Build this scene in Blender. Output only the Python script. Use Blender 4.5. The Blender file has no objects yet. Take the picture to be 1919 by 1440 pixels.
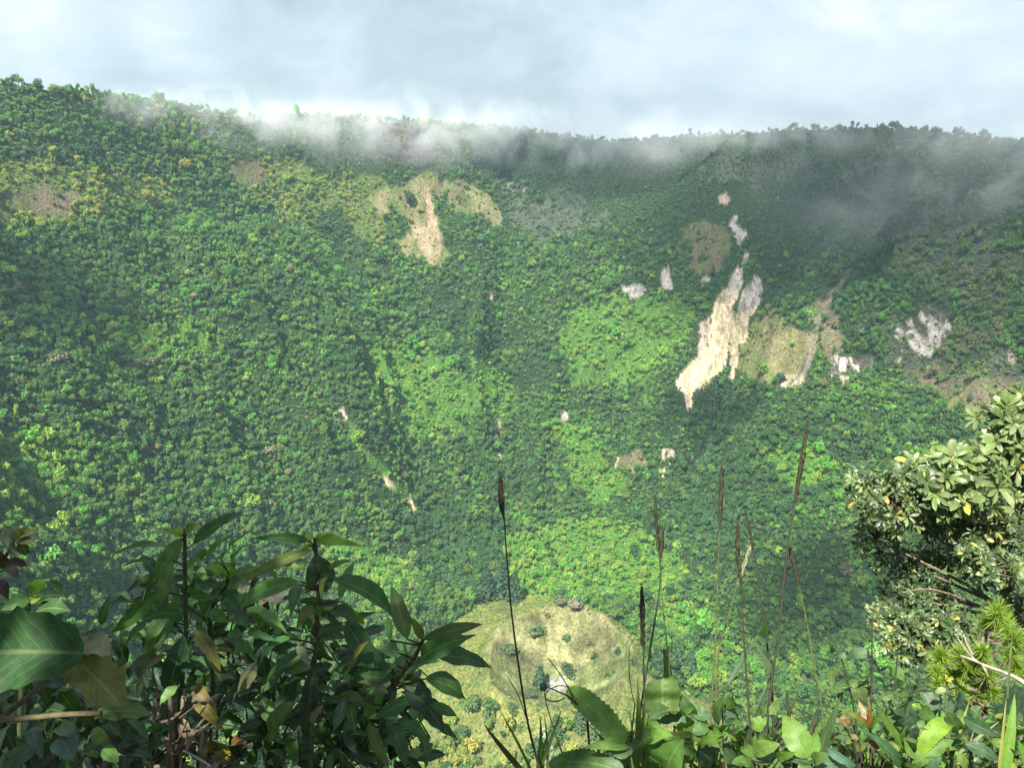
import bpy, math, random
import numpy as np
from mathutils import Vector, Matrix

R = math.radians
sc = bpy.context.scene
COL = sc.collection
rng = np.random.default_rng(7)
random.seed(7)

# ------------------------------------------------------------------ camera
FPX, CX, CY, PITCH = 1450.0, 959.5, 720.0, R(20.0)
cam_data = bpy.data.cameras.new('camera')
cam_data.sensor_width = 36.0
cam_data.lens = 36.0 * FPX / 1919.0
cam_data.clip_start = 0.05
cam_data.clip_end = 20000
cam = bpy.data.objects.new('camera', cam_data)
cam.rotation_euler = (R(90) - PITCH, 0, 0)
COL.objects.link(cam)
sc.camera = cam
sc.render.resolution_x, sc.render.resolution_y = 1024, 769

# ------------------------------------------------------------------ world, sun, exposure
SUN = Vector((-0.26, -0.49, 0.83)).normalized()        # direction towards the sun
sun_el = math.asin(SUN.z)
world = bpy.data.worlds.new('World')
sc.world = world
world.use_nodes = True
nt = world.node_tree
nt.nodes.clear()
def N(t, typ, **kw):
    n = t.nodes.new(typ)
    for k, v in kw.items():
        setattr(n, k, v)
    return n
def L(t, a, ai, b, bi):
    t.links.new(a.outputs[ai], b.inputs[bi])
wo = N(nt, 'ShaderNodeOutputWorld')
bg1 = N(nt, 'ShaderNodeBackground'); bg1.inputs['Strength'].default_value = 0.08
sky = N(nt, 'ShaderNodeTexSky', sky_type='NISHITA', sun_disc=False)
sky.sun_elevation = sun_el
sky.sun_rotation = math.atan2(SUN.x, SUN.y)
L(nt, sky, 0, bg1, 0)
bg2 = N(nt, 'ShaderNodeBackground'); bg2.inputs["Strength"].default_value = 0.41
tc = N(nt, 'ShaderNodeTexCoord')
# overcast cloud cover: broad soft masses, whiter torn patches, greyer bellies
mp = N(nt, 'ShaderNodeMapping'); mp.inputs['Scale'].default_value = (1, 1, 1.7)
L(nt, tc, 'Generated', mp, 0)
n1 = N(nt, 'ShaderNodeTexNoise'); n1.inputs['Scale'].default_value = 3.2; n1.inputs['Detail'].default_value = 9; n1.inputs['Roughness'].default_value = .52; n1.inputs['Distortion'].default_value = .35
L(nt, mp, 0, n1, 'Vector')
n2 = N(nt, 'ShaderNodeTexNoise'); n2.inputs['Scale'].default_value = 11; n2.inputs['Detail'].default_value = 8; n2.inputs['Roughness'].default_value = .55; n2.inputs['Distortion'].default_value = .4
L(nt, mp, 0, n2, 'Vector')
def fray(px, py):
    d = Vector(((px - CX) / FPX, 1.0, -(py - CY) / FPX))
    return Vector((d.x, math.cos(PITCH) + d.z * math.sin(PITCH), -math.sin(PITCH) + d.z * math.cos(PITCH))).normalized()
val = None
def mth(t, op, a, b=None, clamp=False):
    m = N(t, 'ShaderNodeMath', operation=op, use_clamp=clamp)
    for i, v in enumerate((a, b)):
        if v is None: continue
        if isinstance(v, (int, float)): m.inputs[i].default_value = v
        else: t.links.new(v, m.inputs[i])
    return m.outputs[0]
val = mth(nt, 'ADD', mth(nt, 'MULTIPLY', n1.outputs[0], 1.0), mth(nt, 'MULTIPLY', n2.outputs[0], 0.55))   # ~0.72 mean
# bright openings and grey bellies of the cloud deck, fixed in direction
for (px, py, rad, amt) in ((110, 40, .15, .03), (250, 30, .2, -.06), (330, 60, .10, .12), (1180, 60, .13, .07), (1500, 90, .2, .05), (630, 190, .05, .12), (735, 160, .05, .09), (60, 20, .09, .14), (1240, 246, .05, .22), (1330, 120, .10, .07), (330, 10, .07, .12), (560, 215, .06, .16),
                           (430, 110, .17, -.17), (880, 190, .19, -.18), (1640, 200, .13, -.09), (560, 60, .12, -.06), (1050, 120, .1, -.03), (200, 120, .07, -.03)):
    d = fray(px, py)
    dp = N(nt, 'ShaderNodeVectorMath', operation='DISTANCE'); dp.inputs[1].default_value = d
    wv = N(nt, 'ShaderNodeVectorMath', operation='ADD')
    sv = N(nt, 'ShaderNodeVectorMath', operation='SCALE'); sv.inputs[3].default_value = .12
    L(nt, n2, 1, sv, 0); L(nt, tc, 'Generated', wv, 0); L(nt, sv, 0, wv, 1)
    of = N(nt, 'ShaderNodeVectorMath', operation='SUBTRACT'); of.inputs[1].default_value = (.06, .06, .06)
    L(nt, wv, 0, of, 0); L(nt, of, 0, dp, 0)
    mr = N(nt, 'ShaderNodeMapRange', interpolation_type='SMOOTHSTEP'); mr.inputs[1].default_value = rad; mr.inputs[2].default_value = rad * .15; mr.inputs[3].default_value = 0; mr.inputs[4].default_value = amt
    L(nt, dp, 'Value', mr, 0)
    val = mth(nt, 'ADD', val, mr.outputs[0])
cr = N(nt, 'ShaderNodeValToRGB')
nt.links.new(mth(nt, 'MULTIPLY', mth(nt, 'SUBTRACT', val, 0.46), 1.5, True), cr.inputs[0])
e = cr.color_ramp.elements
e[0].position = .12; e[0].color = (.42, .51, .59, 1)
e[1].position = .92; e[1].color = (.98, 1.03, 1.07, 1)
for p, c in ((.34, (.52, .62, .72, 1)), (.52, (.625, .71, .81, 1)), (.70, (.74, .81, .905, 1))):
    q = e.new(p); q.color = c
L(nt, cr, 0, bg2, 0)
mx = N(nt, 'ShaderNodeMixShader'); mx.inputs[0].default_value = .90
L(nt, bg1, 0, mx, 1); L(nt, bg2, 0, mx, 2); L(nt, mx, 0, wo, 0)

sun_d = bpy.data.lights.new('sun', 'SUN'); sun_d.energy = 5.0; sun_d.angle = R(.53); sun_d.color = (1.0, .955, .86)
sun_o = bpy.data.objects.new('sun', sun_d)
sun_o.rotation_euler = SUN.to_track_quat('Z', 'Y').to_euler()
sun_o.location = SUN * 900
COL.objects.link(sun_o)

vs = sc.view_settings
vs.view_transform = 'Standard'; vs.look = 'None'; vs.gamma = 1; vs.use_curve_mapping = False
vs.exposure = 1.42
sc.render.engine = 'CYCLES'
cy = sc.cycles
cy.use_denoising = True
cy.max_bounces = 7; cy.diffuse_bounces = 3; cy.glossy_bounces = 2; cy.transmission_bounces = 4; cy.volume_bounces = 2; cy.transparent_max_bounces = 8
cy.volume_step_rate = 1.0; cy.volume_max_steps = 96
cy.caustics_reflective = False; cy.caustics_refractive = False
cy.sample_clamp_indirect = 6

# ------------------------------------------------------------------ helpers
CP, SP = math.cos(PITCH), math.sin(PITCH)
def at(px, py, depth):
    """world point seen at picture position px,py (1919 wide) at the given depth along the view axis"""
    x = (px - CX) / FPX * depth; u = -(py - CY) / FPX * depth
    return Vector((x, depth * CP + u * SP, -depth * SP + u * CP))
def project(P):
    x, y, z = P[..., 0], P[..., 1], P[..., 2]
    d = np.maximum(y * CP - z * SP, 1e-6); u = y * SP + z * CP
    return CX + FPX * x / d, CY - FPX * u / d, d
def tag(o, label=None, cat=None, group=None, kind=None):
    if label: o['label'] = label
    if cat: o['category'] = cat
    if group: o['group'] = group
    if kind: o['kind'] = kind
    return o
def empty(name, loc, label, cat, group=None):
    o = bpy.data.objects.new(name, None); o.empty_display_size = .1
    o.location = loc; COL.objects.link(o)
    return tag(o, label, cat, group)
def mesh_obj(name, V, F, mat, parent=None, tint=None, uv=None, smooth=True, link=True, extra=None, origin=None):
    """V (n,3), F (m,k) array or list of faces; tint per vertex colour; uv per vertex"""
    V = np.asarray(V, np.float32).reshape(-1, 3)
    me = bpy.data.meshes.new(name)
    if parent is not None:
        V = V - np.array(parent.location, np.float32)
    elif origin is not None:
        V = V - np.array(origin, np.float32)
    if isinstance(F, np.ndarray):
        m, k = F.shape
        me.vertices.add(len(V)); me.vertices.foreach_set('co', V.ravel())
        me.loops.add(m * k); me.loops.foreach_set('vertex_index', F.ravel().astype(np.int32))
        me.polygons.add(m); me.polygons.foreach_set('loop_start', np.arange(0, m * k, k, dtype=np.int32))
        me.update(calc_edges=True)
    else:
        me.from_pydata([tuple(v) for v in V], [], F); me.update()
    me.validate()
    lv = np.empty(len(me.loops), np.int32); me.loops.foreach_get('vertex_index', lv)
    if tint is not None:
        a = me.attributes.new('tint', 'FLOAT_COLOR', 'POINT')
        t = np.ones((len(V), 4), np.float32); t[:, :3] = tint
        a.data.foreach_set('color', t.ravel())
    if uv is not None:
        l = me.uv_layers.new(name='UVMap')
        l.data.foreach_set('uv', np.asarray(uv, np.float32)[lv].ravel())
    for k, v in (extra or {}).items():
        a = me.attributes.new(k, 'FLOAT', 'POINT'); a.data.foreach_set('value', np.asarray(v, np.float32))
    if smooth:
        me.polygons.foreach_set('use_smooth', np.ones(len(me.polygons), bool))
    for mm in (mat if isinstance(mat, (list, tuple)) else [mat]):
        me.materials.append(mm)
    o = bpy.data.objects.new(name, me)
    if parent is not None: o.parent = parent
    elif origin is not None: o.location = origin
    if link: COL.objects.link(o)
    return o

# numpy value noise -------------------------------------------------
def _h(ix, iy, seed):
    n = (ix.astype(np.int64) * 374761393 + iy.astype(np.int64) * 668265263 + seed * 1442695041) & 0xffffffff
    n = ((n ^ (n >> 13)) * 1274126177) & 0xffffffff
    return ((n ^ (n >> 16)) & 0xffff) / 65535.0
def vnoise(x, y, seed=0):
    x = np.asarray(x, float); y = np.asarray(y, float)
    ix, iy = np.floor(x), np.floor(y); fx, fy = x - ix, y - iy
    fx = fx * fx * (3 - 2 * fx); fy = fy * fy * (3 - 2 * fy)
    a = _h(ix, iy, seed); b = _h(ix + 1, iy, seed); c = _h(ix, iy + 1, seed); d = _h(ix + 1, iy + 1, seed)
    return (a + (b - a) * fx + (c - a) * fy + (a - b - c + d) * fx * fy) * 2 - 1
def fbm(x, y, oct=4, seed=0, gain=.5):
    s, a = 0, 1.0
    for i in range(oct):
        s = s + a * vnoise(x * 2 ** i + i * 17.3, y * 2 ** i - i * 9.1, seed + i); a *= gain
    return s
def sstep(a, b, x):
    t = np.clip((x - a) / (b - a), 0, 1); return t * t * (3 - 2 * t)

# ------------------------------------------------------------------ crater shape
CC = np.array([0.0, 600.0]); RAD = 600.0; FLOOR = -500.0
CONE = np.array([41.0, 556.0]); CONE_R = 64.0; CONE_Z = -455.0
_sky = np.array([(-400, 90), (-200, 112), (0, 150), (100, 165), (200, 181), (300, 194), (400, 209), (450, 221), (560, 220), (650, 221), (750, 227), (850, 234), (950, 241), (1050, 251), (1150, 261),
                 (1200, 261), (1300, 252), (1400, 247), (1480, 239), (1560, 239), (1640, 234), (1700, 244), (1800, 252), (1860, 259), (1919, 264), (2200, 250), (2500, 225)], float)
_az = []; _te = []
for px, py in _sky:
    d = fray(px, py); _az.append(math.atan2(d.x, d.y)); _te.append(d.z / math.hypot(d.x, d.y))
_az, _te = np.array(_az), np.array(_te)
def terrain(x, y):
    x = np.asarray(x, float); y = np.asarray(y, float)
    dx, dy = x - CC[0], y - CC[1]
    rho = np.hypot(dx, dy); th = np.arctan2(dx, dy)            # th = 0 at the far wall, +-pi at the camera
    far = sstep(2.9, 2.3, np.abs(th))
    Rr = RAD + far * (14 * fbm(th * 4.0, th * 0 + 3.3, 3, 5)) - (1 - far) * 1.2
    # height of the rim in that direction, as the skyline shows it
    rx, ry = CC[0] + Rr * np.sin(th), CC[1] + Rr * np.cos(th)
    az = np.arctan2(rx, ry); dist = np.hypot(rx, ry)
    zr = np.interp(az, _az, _te) * dist - 3.0
    zr = far * zr + (1 - far) * (-1.62)
    s = (rho - 205) / (Rr - 205)
    g = np.clip(s, 0, 1)
    prof = np.where(g > .80, .715 + (g - .80) / .20 * .285, .715 * (g / .80) ** 1.18)   # steeper upper cliffs
    prof = np.where(far > .5, prof, g ** 1.05)
    z = FLOOR + (zr - FLOOR) * prof
    mid = np.clip(4 * g * (1 - g), 0, 1) * far
    # ribs and gullies running down the wall
    wv = th + .05 * fbm(rho / 90., th * 5, 3, 11)
    rib = 1 - np.abs(vnoise(wv * 5.2, rho / 900., 21)) * 2
    rib2 = 1 - np.abs(vnoise(wv * 13., rho / 400., 22)) * 2
    z = z + mid * (33 * rib + 13 * rib2 + 15 * fbm(x / 65., y / 65., 3, 31) + 22 * vnoise(x / 150. + 3, y / 150., 37) + 5 * fbm(x / 24., y / 24., 2, 35))
    # the big left spur with its abrupt right flank, and the hollow above it
    px = th; 
    q = th + .665 + .0004 * (rho - 420)                         # angle from the spur's right edge
    spur = np.where(q < 0, np.exp(-(q / .36) ** 2), np.exp(-(q / .085) ** 2))
    z = z + 95 * spur * sstep(205, 300, rho) * sstep(545, 430, rho)
    q2 = th + .72
    z = z - 26 * np.exp(-(q2 / .13) ** 2) * sstep(330, 450, rho) * sstep(590, 520, rho)
    # shallow gully in the middle and a rib under the pale slide
    z = z - 14 * np.exp(-((th + .04) / .06) ** 2) * sstep(205, 300, rho) * sstep(600, 450, rho)
    z = z + 16 * np.exp(-((th - .33) / .07) ** 2) * sstep(205, 330, rho) * sstep(520, 430, rho)
    # outside the rim the ground falls away again
    out = np.clip(rho - Rr, 0, None)
    z = z - np.where(far > .5, out * .35, np.where(out > 6, (out - 6) * .12, 0))
    z = z + (1 - far) * (.12 * fbm(x / 1.3, y / 1.3, 3, 41)) * sstep(40, 10, out)
    # cinder cone on the crater floor
    c = np.hypot(x - CONE[0], (y - CONE[1]))
    ca = np.arctan2(x - CONE[0], y - CONE[1])
    cr_ = CONE_R * (1 + .05 * np.sin(2 * ca + .6) + .03 * np.sin(5 * ca))
    rimz = CONE_Z + 3 * np.sin(ca * 1.0 + .5) + 1.2 * fbm(ca * 3, ca * 0, 3, 51)
    outer = rimz - (c - cr_) * .62 + .0011 * (c - cr_) ** 2 * (c < cr_ + 230)
    inner = rimz - 31 * (1 - np.clip(c / cr_, 0, 1) ** 1.7)
    cz = np.where(c < cr_, inner, outer) + 1.5 * np.exp(-((c - cr_) / 5.) ** 2) + 1.5 * fbm(x / 9., y / 9., 4, 61) + 1.6 * vnoise(ca * 9., c / 60., 62) * np.exp(-((c - cr_) / 28.) ** 2)
    z = np.where(c < cr_ + 150, np.maximum(z, np.where(c < cr_, cz, cz)), z)
    z = np.where(c < cr_, cz, z)
    z = z + np.where((rho < 230) & (c > 150), 1.5 * fbm(x / 40., y / 40., 3, 71), 0)
    return z
_TS = np.concatenate([np.linspace(330, 700, 900), np.linspace(700.5, 1500, 1600)])
def hit(px, py):
    d = fray(px, py); h = math.hypot(d.x, d.y)
    t = _TS / h
    zz = terrain(d.x * t, d.y * t)
    below = np.nonzero(d.z * t < zz)[0]
    i = below[0] if len(below) else len(t) - 1
    return Vector((d.x * t[i], d.y * t[i], float(zz[i])))
# ------------------------------------------------------------------ ground cover map (polygons traced on the photograph, laid on the crater wall)
def S(pts, sc_, ox, oy):
    return [(ox + x / sc_, oy + y / sc_) for x, y in pts]
c6 = lambda p: S(p, 2.667, 1200, 380)
c2 = lambda p: S(p, 3.0, 640, 0)
c5 = lambda p: S(p, 3.0, 640, 440)
COVER = [
 ('scrub', 34, [(1540, 330), (1680, 285), (1840, 400), (1900, 520), (1880, 660), (1780, 560), (1650, 480)]),
 ('scrub', 30, [(1280, 280), (1420, 270), (1560, 300), (1500, 360), (1340, 340)]),
 ('scrub', 26, [(940, 380), (1060, 350), (1130, 420), (1020, 450)]),
 ('scrub', 30, [(1600, 600), (1900, 640), (1919, 720), (1700, 730)]),
 # kind, warp px, polygon
 ('lime', 14, [(690, 655), (760, 650), (850, 690), (905, 760), (860, 830), (780, 840), (705, 790)]),
 ('lime', 12, [(880, 668), (935, 700), (975, 770), (940, 800), (890, 760)]),
 ('lime', 16, [(1060, 590), (1180, 560), (1285, 560), (1300, 650), (1180, 730), (1080, 720), (1040, 660)]),
 ('lime', 12, [(1035, 790), (1110, 790), (1120, 860), (1180, 900), (1120, 960), (1060, 900)]),
 ('lime', 14, [(950, 1000), (1080, 970), (1210, 1000), (1300, 1080), (1240, 1130), (1090, 1130), (960, 1120)]),
 ('lime', 16, [(0, 800), (120, 820), (190, 880), (120, 960), (0, 930)]),
 ('lime', 12, [(160, 620), (330, 600), (420, 640), (300, 700)]),
 ('lime', 10, [(1690, 835), (1800, 830), (1850, 860), (1760, 900), (1700, 880)]),
 ('lime', 12, [(1430, 860), (1520, 840), (1570, 900), (1500, 930)]),
 ('lime', 8, [(640, 785), (660, 790), (700, 860), (745, 905), (790, 950), (770, 955), (715, 905), (672, 850)]),
 ('lime', 12, [(1230, 1130), (1330, 1140), (1350, 1200), (1240, 1190)]),
 ('lime', 12, [(640, 1000), (760, 1060), (780, 1130), (690, 1140), (600, 1060)]),
 ('lime', 10, [(1290, 1230), (1350, 1220), (1360, 1290), (1290, 1300)]),
 ('yellow', 18, [(0, 300), (140, 310), (270, 340), (230, 400), (100, 430), (0, 420)]),
 ('yellow', 14, [(140, 325), (320, 330), (330, 380), (180, 400)]),
 ('yellow', 14, [(430, 300), (530, 290), (620, 330), (640, 380), (560, 440), (470, 370)]),
 ('yellow', 8, [(545, 400), (570, 405), (585, 440), (560, 450)]),
 ('yellow', 12, [(620, 330), (720, 340), (730, 420), (700, 470), (650, 420)]),
 ('brown', 10, [(0, 370), (90, 350), (150, 370), (120, 410), (0, 415)]),
 ('brown', 8, [(430, 305), (490, 295), (500, 345), (440, 350)]),
 ('brown', 10, [(800, 360), (860, 330), (890, 370), (945, 415), (930, 430), (870, 400)]),
 ('purple', 8, c2([(120, 700), (300, 690), (480, 740), (570, 830), (520, 930), (420, 950), (260, 910), (140, 900)])),
 ('grass', 7, c2([(150, 1100), (330, 1040), (440, 980), (470, 960), (530, 1000), (520, 1080), (500, 1200), (570, 1300), (590, 1450), (560, 1520), (400, 1450), (380, 1300), (330, 1180), (180, 1220)])),
 ('grass', 8, c5([(280, 30), (400, -20), (570, 0), (575, 100), (520, 200), (480, 170), (360, 120)])),
 ('grass', 7, c2([(690, 1060), (760, 1070), (850, 1130), (920, 1250), (850, 1300), (720, 1180)])),
 ('soil', 3, c2([(466, 1050), (492, 1050), (505, 1180), (545, 1290), (552, 1370), (500, 1360), (480, 1250), (462, 1130)])),
 ('soilpale', 4, c5([(400, -40), (545, -40), (562, 60), (540, 150), (512, 190), (490, 140), (430, 60)])),
 ('brown', 9, c6([(215, 130), (330, 90), (440, 110), (440, 240), (420, 310), (330, 390), (270, 370), (240, 280)])),
 ('brown', 10, c6([(1370, 800), (1500, 870), (1700, 860), (1917, 900), (1917, 1110), (1720, 1100), (1500, 1010), (1370, 900)])),
 ('brown', 10, c6([(820, 540), (900, 480), (1000, 640), (1040, 720), (960, 800), (880, 700)])),
 ('grass', 6, c6([(555, 600), (620, 530), (690, 560), (760, 640), (870, 660), (880, 720), (840, 850), (810, 920), (700, 910), (560, 910), (470, 830), (510, 720)])),
 ('path', 3, c6([(1050, 320), (1075, 330), (1010, 420), (950, 510), (900, 600), (860, 640), (880, 570), (930, 470), (1000, 390)])),
 ('path', 4, c6([(840, 640), (880, 650), (870, 740), (820, 920), (790, 930), (810, 820), (830, 740)])),
 ('rubble', 6, c6([(700, 870), (790, 850), (830, 850), (800, 925), (720, 915)])),
 ('pinkrock', 4, c6([(285, 600), (345, 555), (362, 640), (330, 720), (300, 790), (285, 780), (295, 690)])),
 ('slide', 4, c6([(490, 320), (440, 380), (415, 430), (375, 480), (365, 570), (362, 640), (335, 720), (290, 790), (235, 830), (200, 880), (203, 940), (228, 1035), (248, 1025), (262, 950), (330, 890), (395, 850), (425, 800), (437, 700), (450, 690), (475, 630), (455, 560), (487, 480), (503, 400), (508, 330)])),
 ('slide', 4, c6([(440, 560), (525, 555), (545, 640), (530, 705), (455, 712), (440, 740), (335, 900), (205, 950), (190, 880), (235, 825), (335, 715), (360, 570)])),
 ('slide', 4, c6([(510, 470), (600, 500), (545, 560), (530, 640), (537, 690), (500, 720), (475, 800), (462, 880), (433, 895), (440, 820), (448, 700), (478, 640), (487, 560)])),
 ('greyrock', 3, c6([(560, 365), (598, 368), (614, 420), (600, 500), (570, 520), (500, 540), (485, 535), (515, 430)])),
 ('greyrock', 4, c6([(490, 322), (445, 378), (440, 430), (470, 460), (500, 400), (506, 335)])),
 ('greyrock', 5, c6([(450, 80), (482, 60), (500, 100), (525, 150), (510, 190), (488, 215), (465, 150)])),
 ('greyrock', 3, c6([(515, 240), (540, 250), (535, 310), (512, 300)])),
 ('greyrock', 3, c6([(300, 370), (350, 370), (350, 395), (310, 395)])),
 ('greyrock', 3, c6([(105, 320), (140, 310), (155, 390), (170, 430), (115, 430), (100, 390)])),
 ('pinkrock', 4, [(1345, 365), (1358, 358), (1370, 372), (1362, 382), (1346, 380)]),
 ('greyrock', 4, c5([(1565, 290), (1700, 275), (1700, 320), (1620, 358), (1590, 340)])),
 ('cliff', 9, c6([(1330, 590), (1390, 520), (1470, 495), (1540, 530), (1575, 620), (1545, 700), (1500, 750), (1400, 775), (1320, 750), (1340, 670)])),
 ('cliff', 7, c6([(1250, 620), (1290, 630), (1340, 630), (1330, 695), (1270, 690)])),
 ('cliff', 7, c6([(970, 760), (1040, 780), (1160, 760), (1165, 830), (1080, 845), (1010, 840), (960, 860)])),
 ('cliff', 5, c6([(1725, 710), (1765, 725), (1760, 755), (1730, 750)])),
 ('cliff', 4, c6([(1580, 510), (1615, 505), (1600, 530), (1580, 530)])),
 ('pinkrock', 4, c6([(1835, 745), (1880, 755), (1860, 805), (1830, 795)])),
 ('pinkrock', 4, c6([(1280, 785), (1300, 775), (1305, 815), (1280, 815)])),
 ('pinkrock', 4, c6([(1005, 860), (1045, 860), (1040, 910), (1010, 910)])),
 ('greyrock', 3, [(1050, 772), (1062, 770), (1072, 786), (1056, 790)]),
 ('slide', 3, [(910, 545), (917, 543), (926, 562), (920, 568)]),
 ('slide', 3, [(714, 893), (722, 893), (742, 912), (730, 916)]),
 ('slide', 3, [(762, 937), (770, 937), (784, 956), (776, 958)]),
 ('slide', 3, [(1153, 858), (1160, 855), (1166, 874), (1156, 876)]),
 ('brown', 6, [(1158, 855), (1200, 845), (1215, 870), (1180, 890), (1160, 880)]),
 ('pinkrock', 4, [(1240, 842), (1252, 840), (1247, 862), (1240, 860)]),
 ('pinkrock', 4, [(1254, 842), (1266, 842), (1260, 868), (1252, 880)]),
 ('slide', 3, [(1240, 880), (1247, 878), (1243, 896), (1239, 895)]),
 ('slide', 3, [(932, 788), (937, 785), (938, 806), (932, 804)]),
 ('slide', 3, [(932, 850), (938, 848), (940, 862), (934, 862)]),
 ('pinkrock', 4, [(628, 765), (648, 762), (650, 782), (630, 784)]),
 ('faintrock', 9, c2([(870, 1020), (1050, 1020), (1055, 1070), (980, 1100), (880, 1050)])),
 ('faintrock', 8, [(1210, 285), (1260, 283), (1258, 298), (1212, 298)]),
 ('faintrock', 8, [(1810, 355), (1858, 353), (1858, 370), (1812, 370)]),
 ('faintrock', 8, [(1640, 272), (1690, 270), (1688, 284), (1642, 284)]),
 ('brown', 6, [(440, 1100), (540, 1075), (560, 1110), (470, 1150)]),
]
def pip(px, py, poly):
    ins = np.zeros(px.shape, bool); j = len(poly) - 1
    for i in range(len(poly)):
        xi, yi = poly[i]; xj, yj = poly[j]
        if yi != yj:
            ins ^= ((yi > py) != (yj > py)) & (px < (xj - xi) * (py - yi) / (yj - yi) + xi)
        j = i
    return ins
KINDS_C = ['forest', 'lime', 'yellow', 'brown', 'purple', 'grass', 'soil', 'soilpale', 'path', 'rubble', 'slide', 'greyrock', 'pinkrock', 'cliff', 'cone', 'burn', 'scrub', 'faintrock']
KI = {k: i for i, k in enumerate(KINDS_C)}
def cover(x, y, z):
    P = np.stack([x, y, z], -1)
    px, py, d = project(P)
    w1 = fbm(x / 26., (y + z) / 26., 3, 101); w2 = fbm(x / 26. + 50, (y - z) / 26., 3, 102)
    w1 = w1 + .55 * fbm(x / 6., (y + z) / 6., 3, 105); w2 = w2 + .55 * fbm(x / 6. + 9, (y - z) / 6., 3, 106)
    k = np.zeros(x.shape, np.int8)
    front = (y > 380)
    for kind, warp, poly in COVER:
        a = np.array(poly); x0, y0 = a.min(0) - 25; x1, y1 = a.max(0) + 25
        m = np.nonzero((px > x0) & (px < x1) & (py > y0) & (py < y1) & front)[0]
        if not len(m): continue
        q = pip(px[m] + w1[m] * warp, py[m] + w2[m] * warp * .8, poly)
        k[m[q]] = KI[kind]
    c = np.hypot(x - CONE[0], y - CONE[1]) + 9 * fbm(x / 35., y / 35., 3, 103)
    side = np.where((x < CONE[0]) | (y < CONE[1] - 20), 150, 78)
    k[(c < side)] = KI['cone']
    return k, px, py

# ------------------------------------------------------------------ materials
def new_mat(name):
    m = bpy.data.materials.new(name); m.use_nodes = True
    t = m.node_tree; t.nodes.clear()
    return m, t, N(t, 'ShaderNodeOutputMaterial')
def mixc(t, fac, a, b, mode='MIX'):
    m = N(t, 'ShaderNodeMix', data_type='RGBA', blend_type=mode)
    for sock, v in ((m.inputs[0], fac), (m.inputs[6], a), (m.inputs[7], b)):
        if isinstance(v, (int, float)): sock.default_value = v
        elif isinstance(v, tuple): sock.default_value = v
        else: t.links.new(v, sock)
    return m.outputs[2]
# terrain: colour per vertex from the cover map, broken up by fine noise and bump
M_TER, t, out = new_mat('terrain')
av = N(t, 'ShaderNodeAttribute', attribute_name='tint')
pos = N(t, 'ShaderNodeNewGeometry')
na = N(t, 'ShaderNodeTexNoise'); na.inputs['Scale'].default_value = .35; na.inputs['Detail'].default_value = 6; na.inputs['Roughness'].default_value = .65
L(t, pos, 'Position', na, 'Vector')
nb = N(t, 'ShaderNodeTexNoise'); nb.inputs['Scale'].default_value = .07; nb.inputs['Detail'].default_value = 5
L(t, pos, 'Position', nb, 'Vector')
f1 = N(t, 'ShaderNodeMapRange'); f1.inputs[1].default_value = .3; f1.inputs[2].default_value = .7; f1.inputs[3].default_value = .55; f1.inputs[4].default_value = 1.4
L(t, na, 0, f1, 0)
f2 = N(t, 'ShaderNodeMapRange'); f2.inputs[1].default_value = .3; f2.inputs[2].default_value = .7; f2.inputs[3].default_value = .8; f2.inputs[4].default_value = 1.2
L(t, nb, 0, f2, 0)
mpp = N(t, 'ShaderNodeMapping'); mpp.inputs['Scale'].default_value = (.55, .55, .13); L(t, pos, 'Position', mpp, 0)
n_s = N(t, 'ShaderNodeTexNoise'); n_s.inputs['Scale'].default_value = 1; n_s.inputs['Detail'].default_value = 5; n_s.inputs['Roughness'].default_value = .62; L(t, mpp, 0, n_s, 'Vector')
f3 = N(t, 'ShaderNodeMapRange'); f3.inputs[1].default_value = .33; f3.inputs[2].default_value = .67; f3.inputs[3].default_value = .62; f3.inputs[4].default_value = 1.35
L(t, n_s, 0, f3, 0)
vm = N(t, 'ShaderNodeVectorMath', operation='SCALE'); L(t, av, 'Color', vm, 0); t.links.new(mth(t, 'MULTIPLY', mth(t, 'MULTIPLY', f1.outputs[0], f2.outputs[0]), f3.outputs[0]), vm.inputs[3])
bs = N(t, 'ShaderNodeBsdfPrincipled'); bs.inputs['Roughness'].default_value = .95; bs.inputs['Specular IOR Level'].default_value = .1
L(t, vm, 0, bs, 'Base Color')
bp = N(t, 'ShaderNodeBump'); bp.inputs['Strength'].default_value = .9; bp.inputs['Distance'].default_value = 2.0
L(t, na, 0, bp, 'Height'); L(t, bp, 0, bs, 'Normal'); L(t, bs, 0, out, 0)

# foliage of the far trees: colour from the tree's own 'tint'
M_FAR, t, out = new_mat('far_foliage')
at_ = N(t, 'ShaderNodeAttribute', attribute_name='tint', attribute_type='INSTANCER')
ge = N(t, 'ShaderNodeNewGeometry')
rnd = N(t, 'ShaderNodeMapRange'); rnd.inputs[3].default_value = .74; rnd.inputs[4].default_value = 1.24
L(t, ge, 'Random Per Island', rnd, 0)
sc1 = N(t, 'ShaderNodeVectorMath', operation='SCALE'); L(t, at_, 'Vector', sc1, 0); L(t, rnd, 0, sc1, 3)
df = N(t, 'ShaderNodeBsdfPrincipled'); df.inputs['Roughness'].default_value = .6; df.inputs['Specular IOR Level'].default_value = .25
L(t, sc1, 0, df, 'Base Color')
tr = N(t, 'ShaderNodeBsdfTranslucent')
tcx = mixc(t, 1.0, sc1.outputs[0], (1.5, 1.7, .6, 1), 'MULTIPLY'); t.links.new(tcx, tr.inputs[0])
ms = N(t, 'ShaderNodeMixShader'); ms.inputs[0].default_value = .28
L(t, df, 0, ms, 1); L(t, tr, 0, ms, 2); L(t, ms, 0, out, 0)
M_BARK, t, out = new_mat('pale_bark')
b_ = N(t, 'ShaderNodeBsdfPrincipled'); b_.inputs['Roughness'].default_value = .9
nz = N(t, 'ShaderNodeTexNoise'); nz.inputs['Scale'].default_value = 3; nz.inputs['Detail'].default_value = 5
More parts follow.
